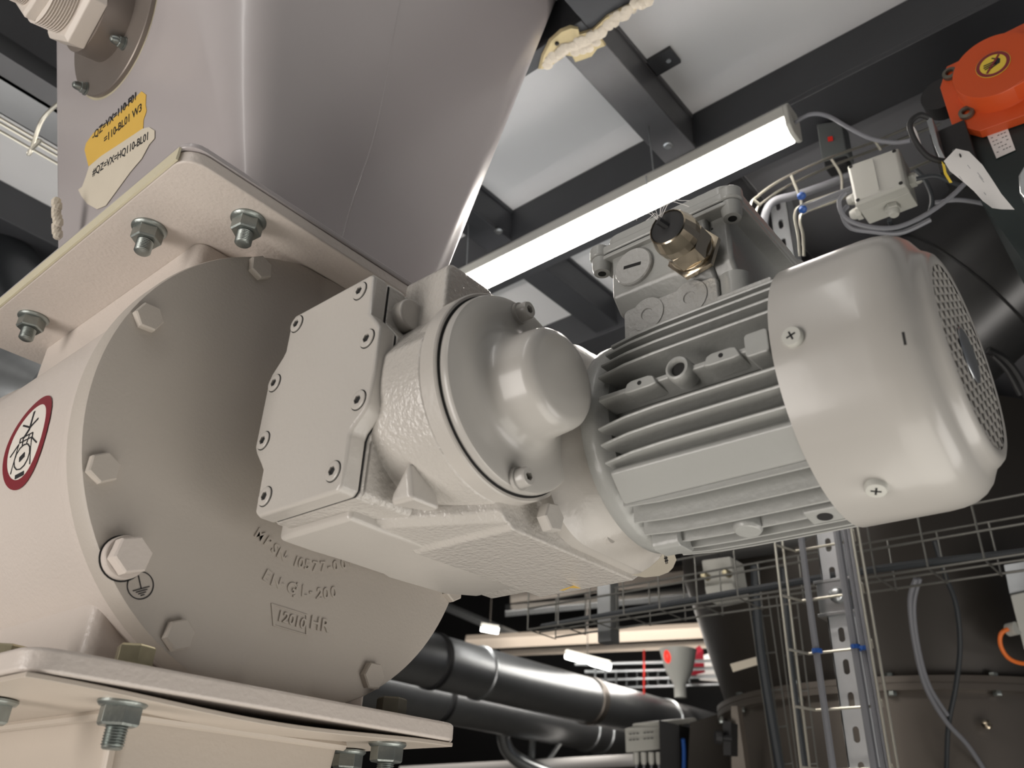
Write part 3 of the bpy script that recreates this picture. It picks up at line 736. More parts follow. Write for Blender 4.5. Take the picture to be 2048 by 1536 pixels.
tube(b, [D(910, 552, 1.9), D(925, 548, 1.9)], .008, 8)
tag(obj('conduit_end', b, 'galv'), 'short conduit end visible between hopper and lamp', 'conduit')

# ------------------------------------------------------------------ lamp
lx, lz = 1.090, 1.110
lamp = thing('linear_lamp', 'lit linear lamp hanging diagonally above the motor', 'lamp', (lx, 1.0, lz))
def lampprof(y): return [V(lx + p[0], y, lz + p[1]) for p in ((-.028, .013), (-.030, .034), (-.018, .050), (.018, .050), (.028, .034), (.026, .013))]
b = NB(); loft(b, [lampprof(.345), lampprof(2.2)]); obj('lamp_housing', b, 'boxgrey', lamp, bevel=.002)
b = NB(); P = [(-.0265 * math.cos(math.pi*i/14), -.020 * math.sin(math.pi*i/14) + .004) for i in range(15)] + [(.0262, .0125), (-.0262, .0125)]
loft(b, [[V(lx + p[0], y, lz + p[1]) for p in P] for y in (.352, 2.19)]); obj('diffuser', b, 'lamp', lamp)
b = NB(); loft(b, [[V(lx + p[0], y, lz + p[1]) for p in ((-.027, -.008), (-.029, .034), (-.018, .050), (.018, .050), (.028, .034), (.027, -.008), (.012, -.018), (-.012, -.018))] for y in (.338, .347)])
obj('end_cap', b, 'boxgrey', lamp, bevel=.003)
for y in (.62, 1.12):
    b = NB()
    tube(b, [(lx - .028, y, lz + .01), (lx - .03, y, lz + .03), (lx, y, lz + .045), (lx + .03, y, lz + .03)], .0015, 6); obj('hanger_clip', b, 'galv', lamp)
    b = NB(); tube(b, [(lx, y, lz + .044), (lx, y + .01, 1.40)], .0015, 6); obj('hanger_wire', b, 'galv', lamp)
b = NB(); tube(b, [V(lx, .340, lz + .015), D(1620, 229, 1.42), D(1655, 232, 1.40), D(1700, 257, 1.37), D(1745, 278, 1.35), D(1790, 285, 1.33), D(1822, 281, 1.31)], .0036, 10)
obj('lamp_cable', b, 'cable', lamp, label='grey cable leaving the lamp end')

# ------------------------------------------------------------------ vertical cable tray with slotted channel
sx, sy = 1.5289, .5448
ch = thing('slotted_channel', 'vertical galvanized slotted channel behind the motor', 'channel', (sx, sy, -1.5))
# the channel faces the camera side (-X): front web with punched slots
b = NB(); W = .0205
def slotted(b, x, y0, y1, z0, z1, pitch=.055, sh=.026, sw=.011, t=.0022):
    """flat web in a plane of constant x with rounded slots cut through"""
    z = z0; yc = (y0 + y1) / 2
    while z < z1:
        loop_o = [(y0, z), (y1, z), (y1, z + pitch), (y0, z + pitch)]
        sl = rrect(yc - sw/2, yc + sw/2, z + (pitch - sh)/2, z + (pitch + sh)/2, sw*.49, 4)
        n = len(sl); per = []
        for k in range(n):      # project slot points onto the rectangle
            dy, dz = sl[k][0] - yc, sl[k][1] - (z + pitch/2); f = min((y1 - yc) / abs(dy) if abs(dy) > 1e-9 else 9e9, (pitch/2) / abs(dz) if abs(dz) > 1e-9 else 9e9)
            per.append((yc + dy*f, z + pitch/2 + dz*f))
        sheet(b, [V(x, *p) for p in per], [V(x, *p) for p in sl], t, ex)
        for cy, cz in ((y0, z), (y1, z), (y0, z + pitch), (y1, z + pitch)):
            c = min(range(n), key=lambda k: (per[k][0] - cy)**2 + (per[k][1] - cz)**2)
            for k2 in (c - 1, (c + 1) % n):
                sheet(b, [V(x, *per[c]), V(x, cy, cz), V(x, *per[k2])], None, t, ex)
        z += pitch
slotted(b, sx, sy - .021, sy + .021, -.6, 1.38)
box(b, sx, sx + .04, sy - .021, sy - .0188, -.6, 1.38); box(b, sx, sx + .04, sy + .0188, sy + .021, -.6, 1.38)
obj('channel_rail', b, 'galv_lamplit', ch, flat=True)
for z, lab in ((.455, None), (.395, None)):
    b = NB(); box(b, sx - .012, sx + .045, sy - .034, sy + .034, z, z + .006); obj('clamp_plate', b, 'galv', ch, bevel=.001)
b = NB(); box(b, sx - .010, sx - .002, sy - .030, sy + .030, .398, .458); obj('clamp_plate', b, 'galv', ch, bevel=.001)
b = NB(); sphere(b, (sx - .014, sy - .006, .430), .014, .7, 1, 1); obj('dome_bolt', b, 'galv', ch, label='round dome-headed bolt')
# wire tray standing in front of the channel
tr = thing('wire_cable_tray', 'vertical wire cable tray in front of the slotted channel', 'cable tray', (sx - .05, sy, -1.5))
tx = sx - .035
def V_(dx, dy, z): return V(tx + dx, sy + dy, z)
for dx, dy in ((-.055, .065), (-.02, .065), (-.055, -.076), (-.02, -.076)):
    b = NB(); tube(b, [V_(dx, dy, -.5), V_(dx, dy, .62)], .0025, 6, False); obj('tray_wire', b, 'wire', tr)
z = -.42
while z < .62:
    b = NB(); tube(b, [V_(-.055, .066, z), V_(0, .050, z), V_(0, -.062, z), V_(-.055, -.078, z)], .0025, 6, False); obj('tray_rung', b, 'wire', tr); z += .0935
for k, (dy, dx, r) in enumerate(((.032, -.006, .0062), (-.036, -.008, .0068), (-.050, -.006, .0052), (-.060, -.012, .0046))):
    b = NB(); tube(b, [V_(dx, dy + .004, -.55), V_(dx - .004, dy - .003, -.15), V_(dx, dy, .2), V_(dx, dy + .002, .45), V_(dx + .002, dy, .80), V_(dx + .01, dy, 1.0)], r, 8)
    tag(obj('grey_cable', b, 'cable'), ('light grey cable at the open side of the vertical wire tray', 'thick grey cable over the slots of the vertical channel', 'thin grey cable right of the channel slots', 'outermost thin grey cable in the vertical tray')[k], 'cable')
for dy, z in ((.032, .326), (-.036, .326), (-.05, .322)):
    b = NB(); lathe(b, V_(-.006, dy, z), ez, [(.009, 0), (.009, .007)], 12); lathe(b, V_(-.016, dy, z + .003), -ex, [(.003, 0), (.003, .006)], 8)
    tag(obj('cable_tie', b, 'blue'), {.032: 'blue cable tie on the lone left cable of the vertical tray', -.036: 'blue cable tie around the thick cable over the channel slots', -.05: 'blue cable tie on the thin cable, right of the other two'}[dy], 'cable tie', 'blue cable ties on the vertical tray')
# upper horizontal bend of the tray
ut = thing('wire_cable_tray', 'curved wire tray bend beside the grey junction box', 'cable tray', D(1600, 350, 1.5))
def pathtray(pts, r, d0, d1):
    n = len(pts); return [D(x, y, d0 + (d1 - d0) * i / (n - 1)) for i, (x, y) in enumerate(pts)]
for pts, d0, d1 in (([(1499, 432), (1503, 405), (1516, 392), (1545, 370), (1585, 348), (1660, 315), (1750, 283), (1870, 232)], 1.52, 1.60),
                    ([(1512, 445), (1514, 418), (1535, 398), (1565, 378), (1600, 360), (1668, 330), (1755, 297), (1880, 248)], 1.54, 1.62),
                    ([(1600, 512), (1596, 470), (1590, 430), (1605, 410), (1680, 383)], 1.44, 1.46),
                    ([(1608, 512), (1606, 470), (1600, 440), (1612, 424), (1690, 395), (1840, 330), (1900, 305)], 1.46, 1.50)):
    b = NB(); tube(b, pathtray(pts, 0, d0, d1), .0026, 6); obj('tray_wire', b, 'wire', ut)
for p in ([(1508, 400), (1520, 410)], [(1582, 350), (1600, 395), (1603, 410)], [(1663, 318), (1682, 350), (1684, 380)], [(1750, 282), (1762, 300)]):
    b = NB(); tube(b, [D(*q, 1.52) for q in p], .0026, 6); obj('tray_rung', b, 'wire', ut)
b = NB(); tube(b, pathtray([(1528, 460), (1532, 425), (1550, 402), (1600, 388), (1680, 360), (1760, 330)], 0, 1.53, 1.56), .0075, 10)
tag(obj('grey_cable', b, 'cable'), 'grey cable bending down behind the terminal box', 'cable')
for k in range(3):
    b = NB(); tube(b, pathtray([(1606, 414 + k*4), (1650, 396 + k*4), (1705, 374 + k*5)], 0, 1.45, 1.42), .0030, 8)
    tag(obj('grey_cable', b, 'cable'), ('top', 'middle', 'bottom')[k] + ' one of three short thin cables between tray corner and junction box', 'cable', 'thin cables beside the junction box')
for q, lab in (((1603, 392), 'upper blue cable tie on the bent grey cable'), ((1606, 419), 'lower blue cable tie at the tray corner')):
    b = NB(); sphere(b, D(*q, 1.45), .008, 1, 1, .8, 10); tag(obj('cable_tie', b, 'blue'), lab, 'cable tie', 'blue cable ties on the upper tray')

# ------------------------------------------------------------------ junction box
jx = 1.14
c0, c1, c2, c3 = [at(*q, X=jx) for q in ((1694, 333), (1797, 296), (1813, 372), (1711, 412))]
jb = thing('junction_box', 'grey plastic junction box with cable glands near the lamp cable', 'junction box', (c0 + c2) / 2 + ex * .04)
jn = (c1 - c0).cross(c3 - c0).normalized(); jn = jn if jn.x > 0 else -jn
ctr = (c0 + c1 + c2 + c3) / 4
jd = (ex * 1.0 + jn * .0).normalized()
b = NB(); R0 = [c0, c1, c2, c3]
loft(b, [[c.lerp(ctr, .10) - jd * .004 for c in R0], R0, [c + jd * .018 for c in R0]]); obj('box_lid', b, 'boxgrey', jb, bevel=.002, seg=2)
b = NB(); loft(b, [[c.lerp(ctr, .02) + jd * .018 for c in R0], [c.lerp(ctr, .02) + jd * .060 for c in R0]]); obj('box_body', b, 'boxgrey', jb, bevel=.002)
b = NB(); m0, m1 = c0.lerp(c1, .5), c3.lerp(c2, .5)
stroke(b, m0.lerp(m1, .12) - jd*.0042, m0.lerp(m1, .88) - jd*.0042, .003, -jd, .0012); obj('lid_ridge', b, 'boxgrey', jb)
for c in R0:
    b = NB(); lathe(b, c.lerp(ctr, .16) - jd * .0035, -jd, [(.0032, 0), (.0032, .001)], 12); obj('lid_screw', b, 'gap', jb)
def small_gland(p, d, parent, m='boxgrey'):
    b = NB(); hexa(b, p, d, .021, .009); lathe(b, Vector(p) + Vector(d).normalized() * .009, d, [(.0095, 0), (.0095, .004), (.007, .010)], 16); return obj('cable_gland', b, m, parent)
up = (c0 - c3).normalized(); lf = (c0 - c1).normalized()
for t in (.50, .86): small_gland(c0.lerp(c3, t) + jd * .035, lf, jb)
small_gland(c3.lerp(c2, .58) + jd * .035, -up, jb); small_gland(c1.lerp(c2, .55) + jd * .035, -lf, jb)
for pts, d0, d1, m, lab in (([(1690, 385), (1678, 405), (1690, 435), (1730, 452), (1790, 455), (1850, 430), (1900, 395), (1935, 362), (1960, 340)], 1.22, 1.25, 'cable', 'grey cable looping under the junction box to the right'),
                       ([(1695, 412), (1685, 428), (1700, 455), (1740, 463), (1800, 466), (1860, 440)], 1.24, 1.24, 'cable', 'lower grey cable loop hanging under the junction box'),
                       ([(1779, 440), (1785, 452), (1805, 458), (1850, 440), (1864, 400), (1850, 360), (1832, 340)], 1.24, 1.3, 'cable_d', 'dark cable rising in a loop right of the junction box'),
                       ([(1832, 358), (1870, 352), (1905, 365), (1925, 372)], 1.27, 1.25, 'cable_d', 'black cable from junction box towards the paper tag'),
                       ([(1870, 405), (1920, 400), (1985, 412), (2060, 440)], 1.3, 1.25, 'cable', 'pale cable crossing behind the paper tag')):
    n = len(pts); b = NB(); tube(b, [D(x, y, d0 + (d1 - d0) * i / (n - 1)) for i, (x, y) in enumerate(pts)], .0036, 8)
    tag(obj('loose_cable', b, m), lab, 'cable')
# grey holder hanging from the beam
gh = thing('isolator_switch', 'dim grey isolator with small red mark hanging under the beam', 'switch', D(1665, 290, 1.65))
b = NB(); q = [D(*p, 1.65) for p in ((1632, 247), (1682, 240), (1694, 305), (1643, 320))]; loft(b, [q, [p + ex*.04 for p in q]]); obj('housing', b, 'box_dim', gh, bevel=.003)
b = NB(); q = [D(*p, 1.655) for p in ((1644, 318), (1692, 304), (1694, 325), (1650, 340))]; loft(b, [q, [p + ex*.03 for p in q]]); obj('cap', b, 'black', gh, bevel=.004)
b = NB(); q = [D(*p, 1.645) for p in ((1655, 274), (1665, 272), (1666, 281), (1656, 283))]; loft(b, [q, [p + ex*.001 for p in q]]); obj('red_mark', b, 'redfar', gh)

# ------------------------------------------------------------------ orange cover with sticker, machine behind
ox = 1.10
oc = thing('orange_cover', 'orange metal machine cover with round hand-prohibition sticker, top right corner', 'cover', at(1985, 150, X=ox))
pl = [at(*q, X=ox + .035) for q in ((1893, 133), (1925, 118), (1960, 90), (2100, 20), (2260, 60), (2260, 150), (2120, 205), (1959, 262), (1903, 248), (1880, 175))]
b = NB(); loft(b, [pl, [p + ex * .018 for p in pl]]); obj('base_plate', b, 'orange', oc, bevel=.001)
cc = V(ox, .0396, 1.0596); rr = .058
b = NB(); lathe(b, cc + ex*.036, -ex, [(rr * 1.03, 0), (rr, .006), (rr, .034), (rr * .985, .036), (.001, .036)], 96)
lobes = [cc + ex*.002 + V(0, -.35, .02), ]
q = [cc + V(0, math.cos(a)*rr, math.sin(a)*rr) for a in [math.radians(90 + 12*i) for i in range(0, 1)]]
obj('drum', b, 'orange', oc)
b = NB(); loft(b, [[p for p in (cc + V(x_, y_, z_) for y_, z_ in ((-.012, -rr*.975), (-.30, -.02), (-.30, .03), (-.01, rr*.6)))] for x_ in (.0005, .036)]); obj('drum_side', b, 'orange', oc, bevel=.001)
sc2 = at(1986, 129, X=ox - .0005)
b = NB(); lathe(b, sc2, -ex, [(.0235, 0), (.0235, .0005)], 48); st = obj('sticker', b, 'yellow', oc, flat=True, label='yellow round sticker with red ring and black hand')
b = NB(); sheet(b, arcpts(sc2 - ex*.0006, ey, ez, .0228), arcpts(sc2 - ex*.0006, ey, ez, .0180), .0004, -ex)
obj('red_ring', b, 'red', st, flat=True)
b = NB()
h0 = sc2 - ex*.0007
def hp(y, z): return h0 + V(0, -y, z)
sheet(b, [hp(*p) for p in ((.002, -.001), (.003, .006), (.008, .009), (.011, .004), (.009, -.003), (.005, -.004))], None, .0003, -ex)
for q1, q2 in (((.004, .004), (-.012, .004)), ((.004, .001), (-.013, .000)), ((.004, -.001), (-.012, -.004)), ((.005, -.003), (-.009, -.008)), ((.006, .007), (.001, .012))): stroke(b, hp(*q1), hp(*q2), .0020, -ex, .0003)
obj('hand_symbol', b, 'ink', st, flat=True)
b = NB(); stroke(b, hp(.011, .013) - ex*.0004, hp(-.011, -.013) - ex*.0004, .0030, -ex, .0003); obj('red_bar', b, 'red', st, flat=True)
for q in ((1934, 228), (1901, 150)):
    b = NB(); p = at(*q, X=ox + .034); lathe(b, p, -ex, [(.011, 0), (.011, .006), (.006, .007), (.005, .003)], 20, 0, False); obj('cover_bolt', b, 'dark_steel', oc)
mc = thing('machine_housing', 'very dark machine housing behind the orange cover', 'machine', at(2000, 330, X=ox + .06))
b = NB(); P = [at(*q, X=ox + .055) for q in ((1905, 235), (1935, 320), (1960, 400), (2010, 470), (2060, 540), (2200, 500), (2300, 60), (2100, 40))]
loft(b, [P, [p + ex * .5 for p in P]]); obj('housing_body', b, 'green', mc)
b = NB(); P = [at(*q, X=ox + .053) for q in ((1972, 266), (2013, 250), (2031, 300), (1993, 317))]; sheet(b, P, None, .0006, -ex)
lb = obj('rating_label', b, 'paper', mc, flat=True, label='small white rating label')
b = NB()
for i in range(6):
    a_, b_ = P[0].lerp(P[3], .12 + i*.14), P[1].lerp(P[2], .12 + i*.14)
    for k in range(5):
        t0 = .12 + k*.16; 
        if (i*3 + k*5) % 4: stroke(b, a_.lerp(b_, t0) - ex*.0008, a_.lerp(b_, t0 + .1) - ex*.0008, .0011, -ex, .0002)
obj('label_print', b, 'ink', lb, flat=True)
b = NB(); lathe(b, at(1884, 195, X=ox + .06), -ex, [(.03, -.02), (.03, .01)], 24); obj('rubber_grommet', b, 'black', mc)
b = NB(); box(b, ox + .03, ox + .09, at(1890, 270, X=ox+.03).y - .03, at(1890, 270, X=ox+.03).y + .02, .93, 1.01)
obj('sensor_mount', b, 'black', mc)
b = NB(); P = [at(*q, X=ox) for q in ((1850, 232), (1864, 236), (1878, 290), (1895, 325), (1884, 330), (1866, 285))]; loft(b, [P, [p + ex*.03 for p in P]]); obj('steel_clip', b, 'galv', mc, bevel=.001)
b = NB(); P = [at(*q, X=ox - .02) for q in ((2048, 330), (2036, 350), (2038, 385), (2060, 410), (2100, 400), (2100, 320))]; loft(b, [P, [p + ex*.03 for p in P]])
tag(obj('shackle', b, 'galv', bevel=.003), 'grey cast part cut off by the right edge beside the dark machine', 'machine part')
cl = thing('cable_clamp', 'small white cable clamp holding a black cable loop', 'clamp', D(1826, 280, 1.2))
b = NB(); P = [D(*q, 1.2) for q in ((1816, 256), (1828, 252), (1838, 280), (1824, 284))]; loft(b, [P, [p + ex*.012 for p in P]]); obj('clip', b, 'paper', cl, bevel=.001)
b = NB(); tube(b, [D(*q, 1.19) for q in ((1857, 235), (1840, 230), (1824, 240), (1820, 256), (1832, 285), (1855, 312), (1885, 322), (1905, 318), (1912, 300))], .0042, 10); obj('black_loop', b, 'black', cl, label='black cable loop')
tg = thing('paper_tag', 'curled white paper tag hanging from the black cable loop', 'tag', D(1912, 310, 1.17))
L = [(1888, 322), (1900, 342), (1925, 362), (1948, 382), (1966, 402), (1985, 416)]; Rr = [(1912, 297), (1938, 303), (1965, 330), (1985, 360), (2003, 388), (2029, 419)]
b = NB(); rows_ = []
for i, (a_, c_) in enumerate(zip(L, Rr)):
    d = 1.17 - .01 * i; A, C = D(*a_, d), D(*c_, d); Mx = A.lerp(C, .5) + RZ * (-.004 * math.sin(i))
    rows_.append([A, Mx, C, C + RZ*.0004, Mx + RZ*.0004, A + RZ*.0004])
loft(b, rows_); obj('tag_sheet', b, 'paper', tg)
b = NB()
for x, y, l_ in ((1955, 345, 16), (1958, 352, 14), (1918, 352, 10), (1968, 385, 16), (1971, 389, 14), (1935, 330, 8)):
    stroke(b, D(x, y, 1.135), D(x + l_*.7, y + l_*.9, 1.135 - .001), .0006, -RZ, .0001)
obj('tag_print', b, 'cable', tg, flat=True)
b = NB(); sphere(b, D(1921, 312, 1.162), .004, 1, .3, 1, 12); obj('tag_hole', b, 'black', tg)
b = NB(); loft(b, [[D(*q, d) for q in ((1883, 322), (1890, 330), (1893, 345), (1905, 365), (1899, 366), (1888, 348))] for d in (1.18, 1.19)])
tag(obj('yellow_hook', b, 'yellow'), 'small yellow plastic hook beside the paper tag', 'hook')
b = NB(); P = [D(*q, 1.3) for q in ((1998, 446), (2060, 462), (2060, 480), (2004, 456))]; loft(b, [P, [p + ex*.02 for p in P]])
tag(obj('orange_strip', b, 'orange'), 'thin orange edge strip at the right under the paper tag', 'strip')
b = NB(); cyl(b, D(1700, 800, 2.0), D(2080, 440, 1.87), .185, 64, .185)
for k, t in enumerate((.30, .62)):
    c = D(1700, 800, 2.0).lerp(D(2080, 440, 1.87), t); d = (D(2080, 440, 1.87) - D(1700, 800, 2.0)).normalized(); lathe(b, c, d, [(.184, 0), (.190, .004), (.184, .008)], 64)
tag(obj('round_duct', b, 'duct_dark'), 'large dull metal duct behind the fan cowl', 'duct')
b = NB(); c = D(2010, 745, 1.7); tube(b, [D(1975, 700, 1.62), D(2010, 720, 1.62), D(2040, 760, 1.62), D(2070, 830, 1.62)], .008, 8); tube(b, [D(1985, 712, 1.6), D(2012, 740, 1.6), D(2040, 790, 1.6)], .005, 8)
tag(obj('pipe_clamp', b, 'black'), 'black rubber-lined ring clamp right of the fan cowl', 'clamp')

# ------------------------------------------------------------------ lower background: horizontal tray, silo, ducts
hx = 1.72
ht = thing('wire_cable_tray', 'long horizontal wire mesh tray passing behind the motor', 'cable tray', at(1500, 1190, X=hx))
lo_z = at(1450, 1199, X=hx).z
ya, yb = at(1055, 1262, X=hx).y, -.25
for k, (dz, dx) in enumerate(((0, 0), (.055, 0), (.11, 0), (.004, .05), (.004, .12), (.11, .12))):
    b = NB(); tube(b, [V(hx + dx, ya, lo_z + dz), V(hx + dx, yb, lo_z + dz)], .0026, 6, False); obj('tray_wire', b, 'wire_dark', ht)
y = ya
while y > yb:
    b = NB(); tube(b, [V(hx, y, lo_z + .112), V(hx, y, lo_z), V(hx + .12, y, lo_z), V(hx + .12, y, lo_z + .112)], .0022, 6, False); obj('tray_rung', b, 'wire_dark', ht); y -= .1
b = NB(); cy = at(1190, 1225, X=hx + .06).y; box(b, hx + .10, hx + .14, cy - .02, cy + .02, lo_z - .03, lo_z + .3); tag(obj('tray_bracket', b, 'galv'), 'short slotted bracket carrying the horizontal mesh tray', 'bracket')
b = NB(); tube(b, [V(hx + .06, ya, lo_z + .02), V(hx + .05, .6, lo_z + .03), V(hx + .06, .2, lo_z + .02), V(hx + .05, yb, lo_z + .03)], .008, 8)
tag(obj('grey_cable', b, 'cable_d'), 'dark cable lying in the horizontal mesh tray', 'cable')
for pts, m, r, lab in (([(1832, 1157), (1820, 1200), (1828, 1280), (1850, 1370), (1890, 1440), (1935, 1490), (1975, 1550)], 'cable', .006, 'grey cable drooping from the mesh tray in front of the silo'),
                  ([(1840, 1157), (1828, 1210), (1836, 1290), (1858, 1370), (1895, 1430)], 'cable', .005, 'second grey cable drooping beside the first in front of the silo'),
                  ([(1868, 1080), (1890, 1150), (1912, 1210), (1920, 1290), (1912, 1370), (1897, 1450), (1893, 1536), (1893, 1600)], 'cable_d', .006, 'long black cable hanging in front of the dark silo')):
    b = NB(); tube(b, [D(x, y, 2.0 + .02*i) for i, (x, y) in enumerate(pts)], r, 8); tag(obj('hanging_cable', b, m), lab, 'cable')
# far vertical trays left of the channel
for k, (x0, x1, d) in enumerate((((1506, 1190), (1560, 1560), 2.15), ((1563, 1195), (1608, 1560), 2.1))):
    t = thing('wire_cable_tray', ('left narrow vertical wire tray carrying a dark cable before the silo', 'narrow vertical wire tray with black cable just left of the channel')[k], 'cable tray', D(*x1, d))
    for off in (-10, 12, 30):
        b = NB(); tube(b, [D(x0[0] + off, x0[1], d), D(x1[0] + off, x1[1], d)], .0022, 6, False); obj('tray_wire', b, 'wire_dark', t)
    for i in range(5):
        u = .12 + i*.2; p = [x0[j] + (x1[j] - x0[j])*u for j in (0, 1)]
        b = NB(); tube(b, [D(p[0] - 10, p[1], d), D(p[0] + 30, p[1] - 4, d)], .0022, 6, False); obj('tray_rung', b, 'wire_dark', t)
    b = NB(); tube(b, [D(x0[0] + 4, x0[1] - 60, d - .02), D(x0[0] + 14, x0[1] + 100, d - .02), D(x1[0] + 4, x1[1], d - .02)], .012 - .003*k, 8)
    tag(obj('dark_cable', b, 'cable_d'), ('thick dark cable in the left narrow tray', 'black cable in the narrow tray beside the channel')[k], 'cable')
# silo: ring, cone above, drum below
SZ = .45; SCx, SCy, SR0 = 6.7226 * SZ, 1.9985 * SZ, 1.3421 * SZ
silo = thing('silo', 'large dark steel silo with bolted ring flange at the lower right', 'silo', (SCx, SCy, -1.5))
b = NB(); lathe(b, (SCx, SCy, SZ + .006), ez, [(SR0 - .035, 0), (SR0 + .02, .20), (SR0 + .085, .45), (SR0 + .09, .80)], 96); obj('silo_cone', b, 'silo', silo, label='dark flared upper silo section')
b = NB(); lathe(b, (SCx, SCy, -1.55), ez, [(SR0 - .03, 0), (SR0 - .03, 1.55 + SZ - .03)], 96); obj('silo_drum', b, 'silo_body', silo, label='brownish stainless lower silo section')
b = NB(); lathe(b, (SCx, SCy, SZ - .030), ez, [(SR0 - .03, 0), (SR0, .0), (SR0, .016), (SR0 - .002, .017), (SR0 - .002, .019), (SR0, .020), (SR0, .036), (SR0 - .03, .036)], 96); obj('ring_flange', b, 'silo_body', silo)
a0 = math.atan2(at(1783, 1365, Z=SZ).y - SCy, at(1783, 1365, Z=SZ).x - SCx)
for k in range(-5, 6):
    a = a0 + math.radians(k * 25); c = V(SCx + (SR0 - .014) * math.cos(a), SCy + (SR0 - .014) * math.sin(a), SZ - .030)
    b = NB(); hexa(b, c, -ez, .020, .012, a); obj('ring_bolt', b, 'zinc', silo); b = NB(); hexa(b, c + ez * .036, ez, .020, .010, a); obj('ring_nut', b, 'zinc', silo)
p = cyl_hit
b = NB(); P = [D(*q, 2.42) for q in ((1460, 1328), (1518, 1312), (1520, 1328), (1466, 1344))]; loft(b, [P, [q + ex*.002 for q in P]])
tag(obj('paper_strip', b, 'tape_c', flat=True), 'pale label strip stuck on the left side of the silo cone', 'label')
b = NB(); box(b, 1.5, 4.5, .2, .25, 0, .001); b.free()
sl = thing('silo_support', 'grey steel support plate with black star knob beside the silo', 'support', D(1455, 1500, 2.4))
b = NB(); P = [D(*q, 2.36) for q in ((1462, 1412), (1474, 1412), (1500, 1600), (1464, 1600))]; loft(b, [P, [q + ex*.03 for q in P]]); obj('leg_plate', b, 'silo_body', sl)
b = NB(); P = [D(*q, 2.32) for q in ((1445, 1440), (1462, 1445), (1462, 1510), (1447, 1510))]; loft(b, [P, [q + ex*.04 for q in P]]); obj('clamp_block', b, 'black', sl)
b = NB(); c = D(1430, 1474, 2.3); lathe(b, c, D(1450, 1476, 2.3) - c, [(.016, 0), (.018, .006), (.018, .016), (.008, .02), (.008, .045)], 10); obj('star_knob', b, 'black', sl, angle=20)
# dark bin behind the enclosure
b = NB(); P = [D(*q, 2.9) for q in ((1380, 1445), (1462, 1420), (1480, 1600), (1372, 1620))]; loft(b, [P, [q + ex*.4 for q in P]])
tag(obj('steel_bin', b, 'silo'), 'dark steel bin wall between enclosure and silo', 'bin')
# machine mount seen through the mesh tray
mm = thing('valve_actuator', 'grey bolted actuator block seen through the mesh tray', 'actuator', D(1435, 1180, 2.3))
b = NB(); P = [D(*q, 2.3) for q in ((1402, 1120), (1460, 1112), (1472, 1180), (1412, 1192))]; loft(b, [P, [q + ex*.08 for q in P]]); obj('block', b, 'boxgrey', mm, bevel=.004)
b = NB(); P = [D(*q, 2.28) for q in ((1408, 1172), (1464, 1164), (1476, 1190), (1414, 1202))]; loft(b, [P, [q + ex*.08 for q in P]]); obj('cover', b, 'boxgrey', mm, bevel=.004)
for q in ((1412, 1153), (1455, 1147)):
    b = NB(); lathe(b, D(*q, 2.27), -ex, [(.010, -.01), (.010, .014), (.006, .018)], 16); obj('stud', b, 'zinc_y', mm)
b = NB(); cyl(b, D(1380, 1075, 2.6), D(1760, 1020, 2.5), .085, 40)
for t in (.12, .42, .70):
    c = D(1380, 1075, 2.6).lerp(D(1760, 1020, 2.5), t); lathe(b, c, D(1760, 1020, 2.5) - D(1380, 1075, 2.6), [(.085, 0), (.09, .006), (.085, .012)], 40)
tag(obj('round_duct', b, 'galv_soft'), 'dim round pipe passing just under the motor fins', 'duct')
b = NB(); cyl(b, D(1700, 1072, 2.7), D(2100, 1030, 2.6), .05, 32)
tag(obj('round_duct', b, 'silo_body'), 'brownish pipe under the fan cowl behind the mesh tray', 'duct')
# enclosure with glands at the bottom right of the ducts
en = thing('terminal_enclosure', 'beige electrical enclosure with two lines of lettering and glands below', 'enclosure', D(1285, 1480, 3.0))
b = NB(); P = [D(*q, 3.0) for q in ((1249, 1456), (1311, 1456), (1314, 1500), (1251, 1506))]; loft(b, [P, [q + V(.10, -.06, .03) for q in P]]); obj('enclosure_box', b, 'boxgrey', en, bevel=.003)
b = NB(); P = [D(*q, 3.02) for q in ((1264, 1447), (1335, 1441), (1340, 1452), (1264, 1456))]; loft(b, [P, [q + V(.10, -.06, .02) for q in P]]); obj('lid', b, 'boxgrey', en, bevel=.003)
for i in range(4):
    b = NB(); c = D(1272 + i*15, 1505, 3.0); lathe(b, c, -ez, [(.011, 0), (.011, .03), (.008, .04)], 12); obj('cable_gland', b, 'boxgrey', en)
    b = NB(); tube(b, [c - ez*.03, c - ez*.08, c - ez*.2 + ex*.01], .004, 6); obj('cable', b, 'cable', en)
b = NB()
for r_ in range(2):
    for k in range(7):
        if k in (3,): continue
        a_ = D(1258 + k*7.2, 1468 + r_*12 - k*.6, 2.985); stroke(b, a_, D(1263.5 + k*7.2, 1467.5 + r_*12 - k*.6, 2.985), .0042, -RZ, .0003)
obj('lettering', b, 'ink', en, flat=True)
b = NB(); P = [D(*q, 2.95) for q in ((1318, 1440), (1358, 1450), (1362, 1600), (1322, 1600))]; loft(b, [P, [q + ex*.2 for q in P]])
tag(obj('dark_post', b, 'black'), 'black post just right of the beige enclosure', 'post')
b = NB(); tube(b, [D(1366, 1478, 2.9), D(1368, 1510, 2.9), D(1366, 1600, 2.9)], .007, 8); tag(obj('blue_hose', b, 'blue'), 'blue hose beside the black post', 'hose')
